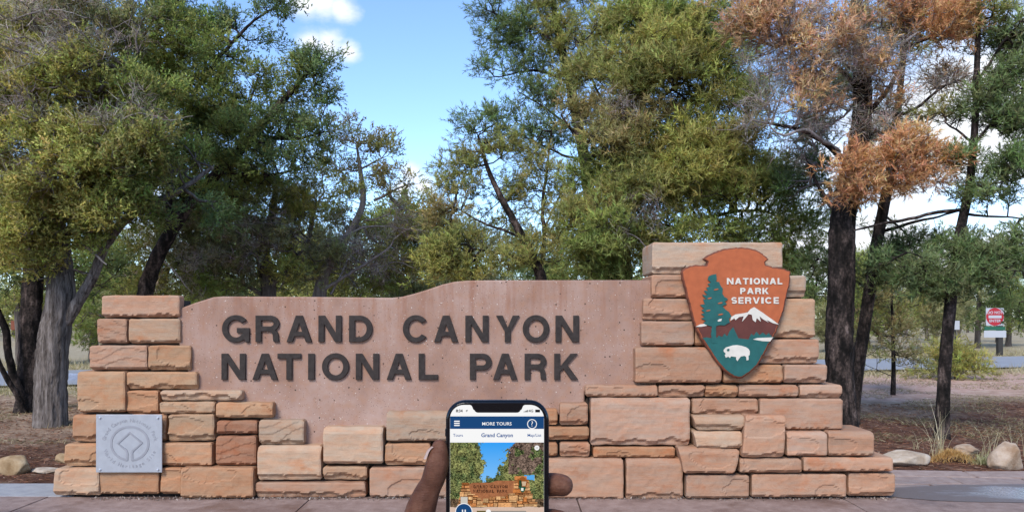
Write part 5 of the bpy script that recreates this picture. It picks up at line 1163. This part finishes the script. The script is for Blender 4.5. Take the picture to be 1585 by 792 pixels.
# the picture on the screen: a grid of coloured cells worked out here
gw, gh = 230, 185; PX0, PX1, PY0, PY1 = 696.7, 841.8, 684, 800
gxp = np.linspace(PX0, PX1, gw + 1); gyp = np.linspace(PY0, PY1, gh + 1)
vx, vy = np.meshgrid((gxp - 792.5) * KP, CAMZ - (gyp - HZ) * KP)
cx_, cy_ = np.meshgrid((gxp[1:] + gxp[:-1]) / 2, (gyp[1:] + gyp[:-1]) / 2)
def sl_(c): return np.array(lin(*c))
U, Vv = (cx_ - PX0) / (PX1 - PX0), (cy_ - PY0) / (PY1 - PY0)
nse = np.vectorize(lambda a, b: mnoise.fractal((a, b, 3.3), .9, 2.1, 4)); n_a = nse(U * 9, Vv * 8); n_b = nse(U * 26 + 7, Vv * 22)
rs = np.random.default_rng(4); n_c = rs.normal(0, 1, U.shape)
img = np.zeros((gh, gw, 3)); skyc = sl_((52, 160, 245)) * (1 - Vv[..., None] * .9) + sl_((170, 220, 250)) * Vv[..., None] * .9; img[:] = skyc
n_e = nse(U * 40 + 9, Vv * 36)
lt = U < .335 + .05 * n_e + .06 * n_a + .10 * np.sin(Vv * 9) * Vv + .07 * Vv; rt_ = U + .05 * n_e > .70 - .20 * np.sqrt(np.clip(Vv * 1.9, 0, 1)) + .06 * n_a
mid = Vv > .50 + .10 * n_a + .06 * n_e; tr = (lt | rt_ | mid)
n_d = nse(U * 60 + 3, Vv * 55); lum = np.clip(.66 + .55 * n_b + .85 * n_d + .42 * n_c, .05, 2.6)[..., None]
wy = np.clip(.5 + 1.2 * n_a + .4 * n_c, 0, 1)[..., None]
green = (sl_((84, 104, 66)) * (1 - wy) + sl_((146, 148, 92)) * wy) * lum
img = np.where(tr[..., None], green, img)
dead = (rt_ & (U > .62) & (Vv < .42) & (n_a > -.25)); img = np.where(dead[..., None], sl_((128, 108, 96)) * lum, img)
blu = (U > .79) & (U < .90) & (np.abs(Vv - .47 - .02 * n_a) < .035); img = np.where(blu[..., None], sl_((90, 170, 235)), img)
gnd = Vv > .75; img = np.where(gnd[..., None], sl_((120, 98, 76)) * lum, img)
walk = Vv > .86 + .01 * n_a; img = np.where(walk[..., None], sl_((214, 188, 172)) * (1 + .05 * n_c[..., None]), img)
mX = lambda X: 80 + (X - 707.6) * 1305 / 124.4; mY = lambda Yp: 770 - (783.6 - Yp) * 395 / 47.5
MX, MY = mX(cx_), mY(cy_)
def inside(poly):
    c = np.zeros(MX.shape, bool); n = len(poly)
    for i in range(n):
        (x1, y1), (x2, y2) = poly[i - 1], poly[i]
        if y1 == y2: continue
        c ^= ((y1 > MY) != (y2 > MY)) & (MX < (x2 - x1) * (MY - y1) / (y2 - y1) + x1)
    return c
img[inside(core_px)] = sl_((84, 46, 24)); img[inside(panel_px)] = sl_((164, 106, 72)); pk = inside(panel_px); img[pk] *= (1 + .10 * n_c[pk] + .3 * n_b[pk])[:, None]
for i, (qd, tn, _, _) in enumerate(STONES):
    mk = inside([(a + (3 if j in (0, 3) else -3), b + (2 if j < 2 else -4)) for j, (a, b) in enumerate(qd)]); k = .6 + .75 * ((i * 37) % 11) / 11
    hu = ((i * 53) % 17) / 17; img[mk] = np.clip((sl_((186, 116, 64)) * (1 - hu) + sl_((222, 178, 128)) * hu) * k * (1 + .16 * n_c[mk] + .5 * n_d[mk])[:, None], 0, 1)
for ch, x0, x1, row in LETTERS:
    y0, y1 = ((488, 529), (547, 587.5))[row]; mk = np.zeros(MX.shape, bool)
    for lp in glyph(ch, x1 - x0, y1 - y0, 10, 9): mk ^= inside([(x0 + a, y1 - b) for a, b in lp])
    img[mk] = sl_((76, 46, 34))
ah = zc(outl); img[inside(ah)] = sl_((150, 88, 44)); img[inside([p for p in ah if p[1] > 500])] = sl_((24, 84, 66)); img[inside([(1085, 425), (1125, 425), (1130, 510), (1080, 510)])] = sl_((40, 70, 48)); img[inside([(1118, 528), (1160, 528), (1160, 560), (1118, 560)])] = sl_((235, 235, 225)); img[inside([(1128, 440), (1205, 440), (1190, 500), (1140, 500)])] = sl_((205, 180, 150))
img[inside([(140, 640), (250, 640), (250, 735), (140, 735)])] = sl_((205, 200, 190))
img = np.clip(img, .002, .95)
ids = (np.arange(gh)[:, None] * gw + np.arange(gw)[None]).ravel()
# each cell keeps one colour: four vertices of its own
a = np.stack([vx[:-1, :-1], vx[1:, :-1], vx[1:, 1:], vx[:-1, 1:]], -1).reshape(-1, 4); b = np.stack([vy[:-1, :-1], vy[1:, :-1], vy[1:, 1:], vy[:-1, 1:]], -1).reshape(-1, 4)
pvv = np.stack([a, np.full_like(a, L0 - .00008), b], -1).reshape(-1, 3)
pm = mesh_np('screen_picture', pvv, np.arange(len(pvv)).reshape(-1, 4)); tint(pm, np.repeat(img.reshape(-1, 3), 4, axis=0))
m, t, bb = new_mat('screen_picture'); t.nodes.remove(bb); at = N(t, 'ShaderNodeAttribute', attribute_name='tint'); em = N(t, 'ShaderNodeEmission', i_Strength=SCR)
t.links.new(at.outputs['Color'], em.inputs[0]); t.links.new(em.outputs[0], t.nodes['Material Output'].inputs[0])
obj('screen_picture', pm, screen, m)
scr('compass_icon', [circ(831, 692.2, 3.8), circ(831, 692.2, 1.6)], SWHITE, 4); scr('compass_icon', [[(sx(831 + a), szz(692.2 + b)) for a, b in ((0, -3.2), (1, 0), (0, 3.2), (-1, 0))]], SWHITE, 5)
scr('pause_button', [circ(718, 791, 13.4), circ(718, 791, 12.3)], SWHITE, 4); scr('pause_button', [circ(718, 791, 12.4)], NAVY, 3)
for x in (716, 720.2): scr('pause_icon', [rect(x - .9, x + .9, 787.5, 797)], SWHITE, 5)
scr('progress_track', [rect(738, 814.5, 789.4, 792.8)], SGREY, 3); scr('progress_track', [rect(738, 756, 789.3, 792.9)], SOLIVE, 4); scr('progress_knob', [circ(756, 791, 3.9)], SWHITE, 5)

# ---- the hand: one continuous skin grown from tapered bones
def hp3(px, py, ymm): return np.array([sx(px), YS + ymm * mm, szz(py)])
def bone_mesh(chains, voxel, smooth_it):
    bm = bmesh.new()
    for ch in chains:
        rows = np.array([[*p, r * mm] for p, r in ch]); path = smooth_path(rows, .0022)
        for x, y, z, r in path:
            from mathutils import Matrix
            bmesh.ops.create_icosphere(bm, subdivisions=2, radius=max(r, .0015), matrix=Matrix.Translation((x, y, z)))
    me = bpy.data.meshes.new('skin'); bm.to_mesh(me); bm.free()
    o = bpy.data.objects.new('tmp', me); COL.objects.link(o)
    rm = o.modifiers.new('r', 'REMESH'); rm.mode = 'VOXEL'; rm.voxel_size = voxel
    s = o.modifiers.new('s', 'SMOOTH'); s.factor = .5; s.iterations = smooth_it
    dg = bpy.context.evaluated_depsgraph_get(); out = bpy.data.meshes.new_from_object(o.evaluated_get(dg)); bpy.data.objects.remove(o); bpy.data.meshes.remove(me)
    for p in out.polygons: p.use_smooth = True
    return out
thumb = [(hp3(680.5, 691, -1), 5.6), (hp3(679.5, 700, -1.5), 6.8), (hp3(677.5, 716, -2), 8.3), (hp3(673.5, 732, -2), 8.5), (hp3(668, 747, -1), 8.1), (hp3(663, 757, 0), 8.6), (hp3(656, 775, 1), 9.9), (hp3(648, 800, 3), 11.2), (hp3(640, 840, 8), 12.4), (hp3(640, 900, 14), 14), (hp3(655, 960, 18), 16)]
index = [(hp3(872, 756, 11), 7.9), (hp3(860, 756, 14), 8.5), (hp3(825, 762, 18), 8.6), (hp3(780, 786, 21), 9), (hp3(725, 835, 25), 9.6), (hp3(690, 890, 26), 10.5), (hp3(680, 950, 24), 12)]
middle = [(hp3(866, 812, 10), 8.2), (hp3(850, 813, 14), 8.6), (hp3(815, 820, 19), 8.8), (hp3(770, 845, 23), 9.2), (hp3(725, 890, 27), 10), (hp3(705, 950, 27), 12)]
ringf = [(hp3(864, 858, 10), 7.8), (hp3(850, 859, 14), 8.2), (hp3(815, 866, 19), 8.5), (hp3(775, 888, 23), 9), (hp3(735, 930, 27), 10), (hp3(722, 975, 27), 12)]
pinky = [(hp3(858, 902, 9), 6.6), (hp3(846, 903, 13), 7), (hp3(812, 912, 18), 7.3), (hp3(780, 930, 22), 8), (hp3(752, 970, 26), 9), (hp3(745, 1000, 26), 11)]
palm = [[(hp3(690, 930, 24), 13), (hp3(690, 1000, 26), 15), (hp3(700, 1080, 24), 17)], [(hp3(735, 960, 26), 13), (hp3(735, 1020, 26), 15), (hp3(725, 1090, 24), 16)], [(hp3(655, 960, 18), 16), (hp3(675, 1020, 20), 17), (hp3(700, 1090, 22), 18)]]
arm = [(hp3(708, 1080, 24), 19), (hp3(715, 1150, 20), 22), (hp3(730, 1300, -20), 27), (hp3(760, 1500, -110), 36), (hp3(800, 1700, -220), 42)]
def skin_mat():
    m, t, b = new_mat('dark_brown_skin'); b.inputs['Roughness'].default_value = .55; b.inputs['Specular IOR Level'].default_value = .22
    n = pos_noise(t, 90, 4); n2 = pos_noise(t, 1400, 3); cr = pos_noise(t, 260, 5, (1, 1, 4.5), .65)
    c = ramp(t, n, [(.3, (.070, .025, .013)), (.55, (.115, .044, .024)), (.75, (.165, .072, .042))]); t.links.new(c, b.inputs['Base Color'])
    b.inputs['Subsurface Weight'].default_value = .12; b.inputs['Subsurface Radius'].default_value = (.004, .0015, .001); b.inputs['Subsurface Scale'].default_value = .5
    p = bump(t, b, n2, .0003, .5); bump(t, b, cr, .0016, .6, p); return m
hand = obj('hand', bone_mesh([thumb, index, middle, ringf, pinky, *palm, arm], .0011, 5), None, skin_mat(), label='dark-skinned left hand gripping the phone, thumb on its left edge', category='hand')
# thumb nail, seen edge-on on the outer side
nv, nf = [], []
for i in range(9):
    t_ = i / 8; py = 689 + 19 * t_
    for j in range(5):
        s = (j - 2) / 2; off = 1.0 - .28 * s * s - .25 * (1 - min(1, t_ * 4)) ** 2
        base = hp3(679.5 - 5.5 * t_ * t_, py, -1.5)
        nv.append(base + np.array([-(.0054 + .0022 * min(1, t_ * 2.2)) * off - .0005, s * .0046, 0]))
for i in range(8):
    for j in range(4): a_ = i * 5 + j; nf.append((a_, a_ + 1, a_ + 6, a_ + 5))
nail = obj('thumb_nail', mesh_py('thumb_nail', nv, nf, True), hand, plain('thumb_nail', (.42, .27, .21), .35))
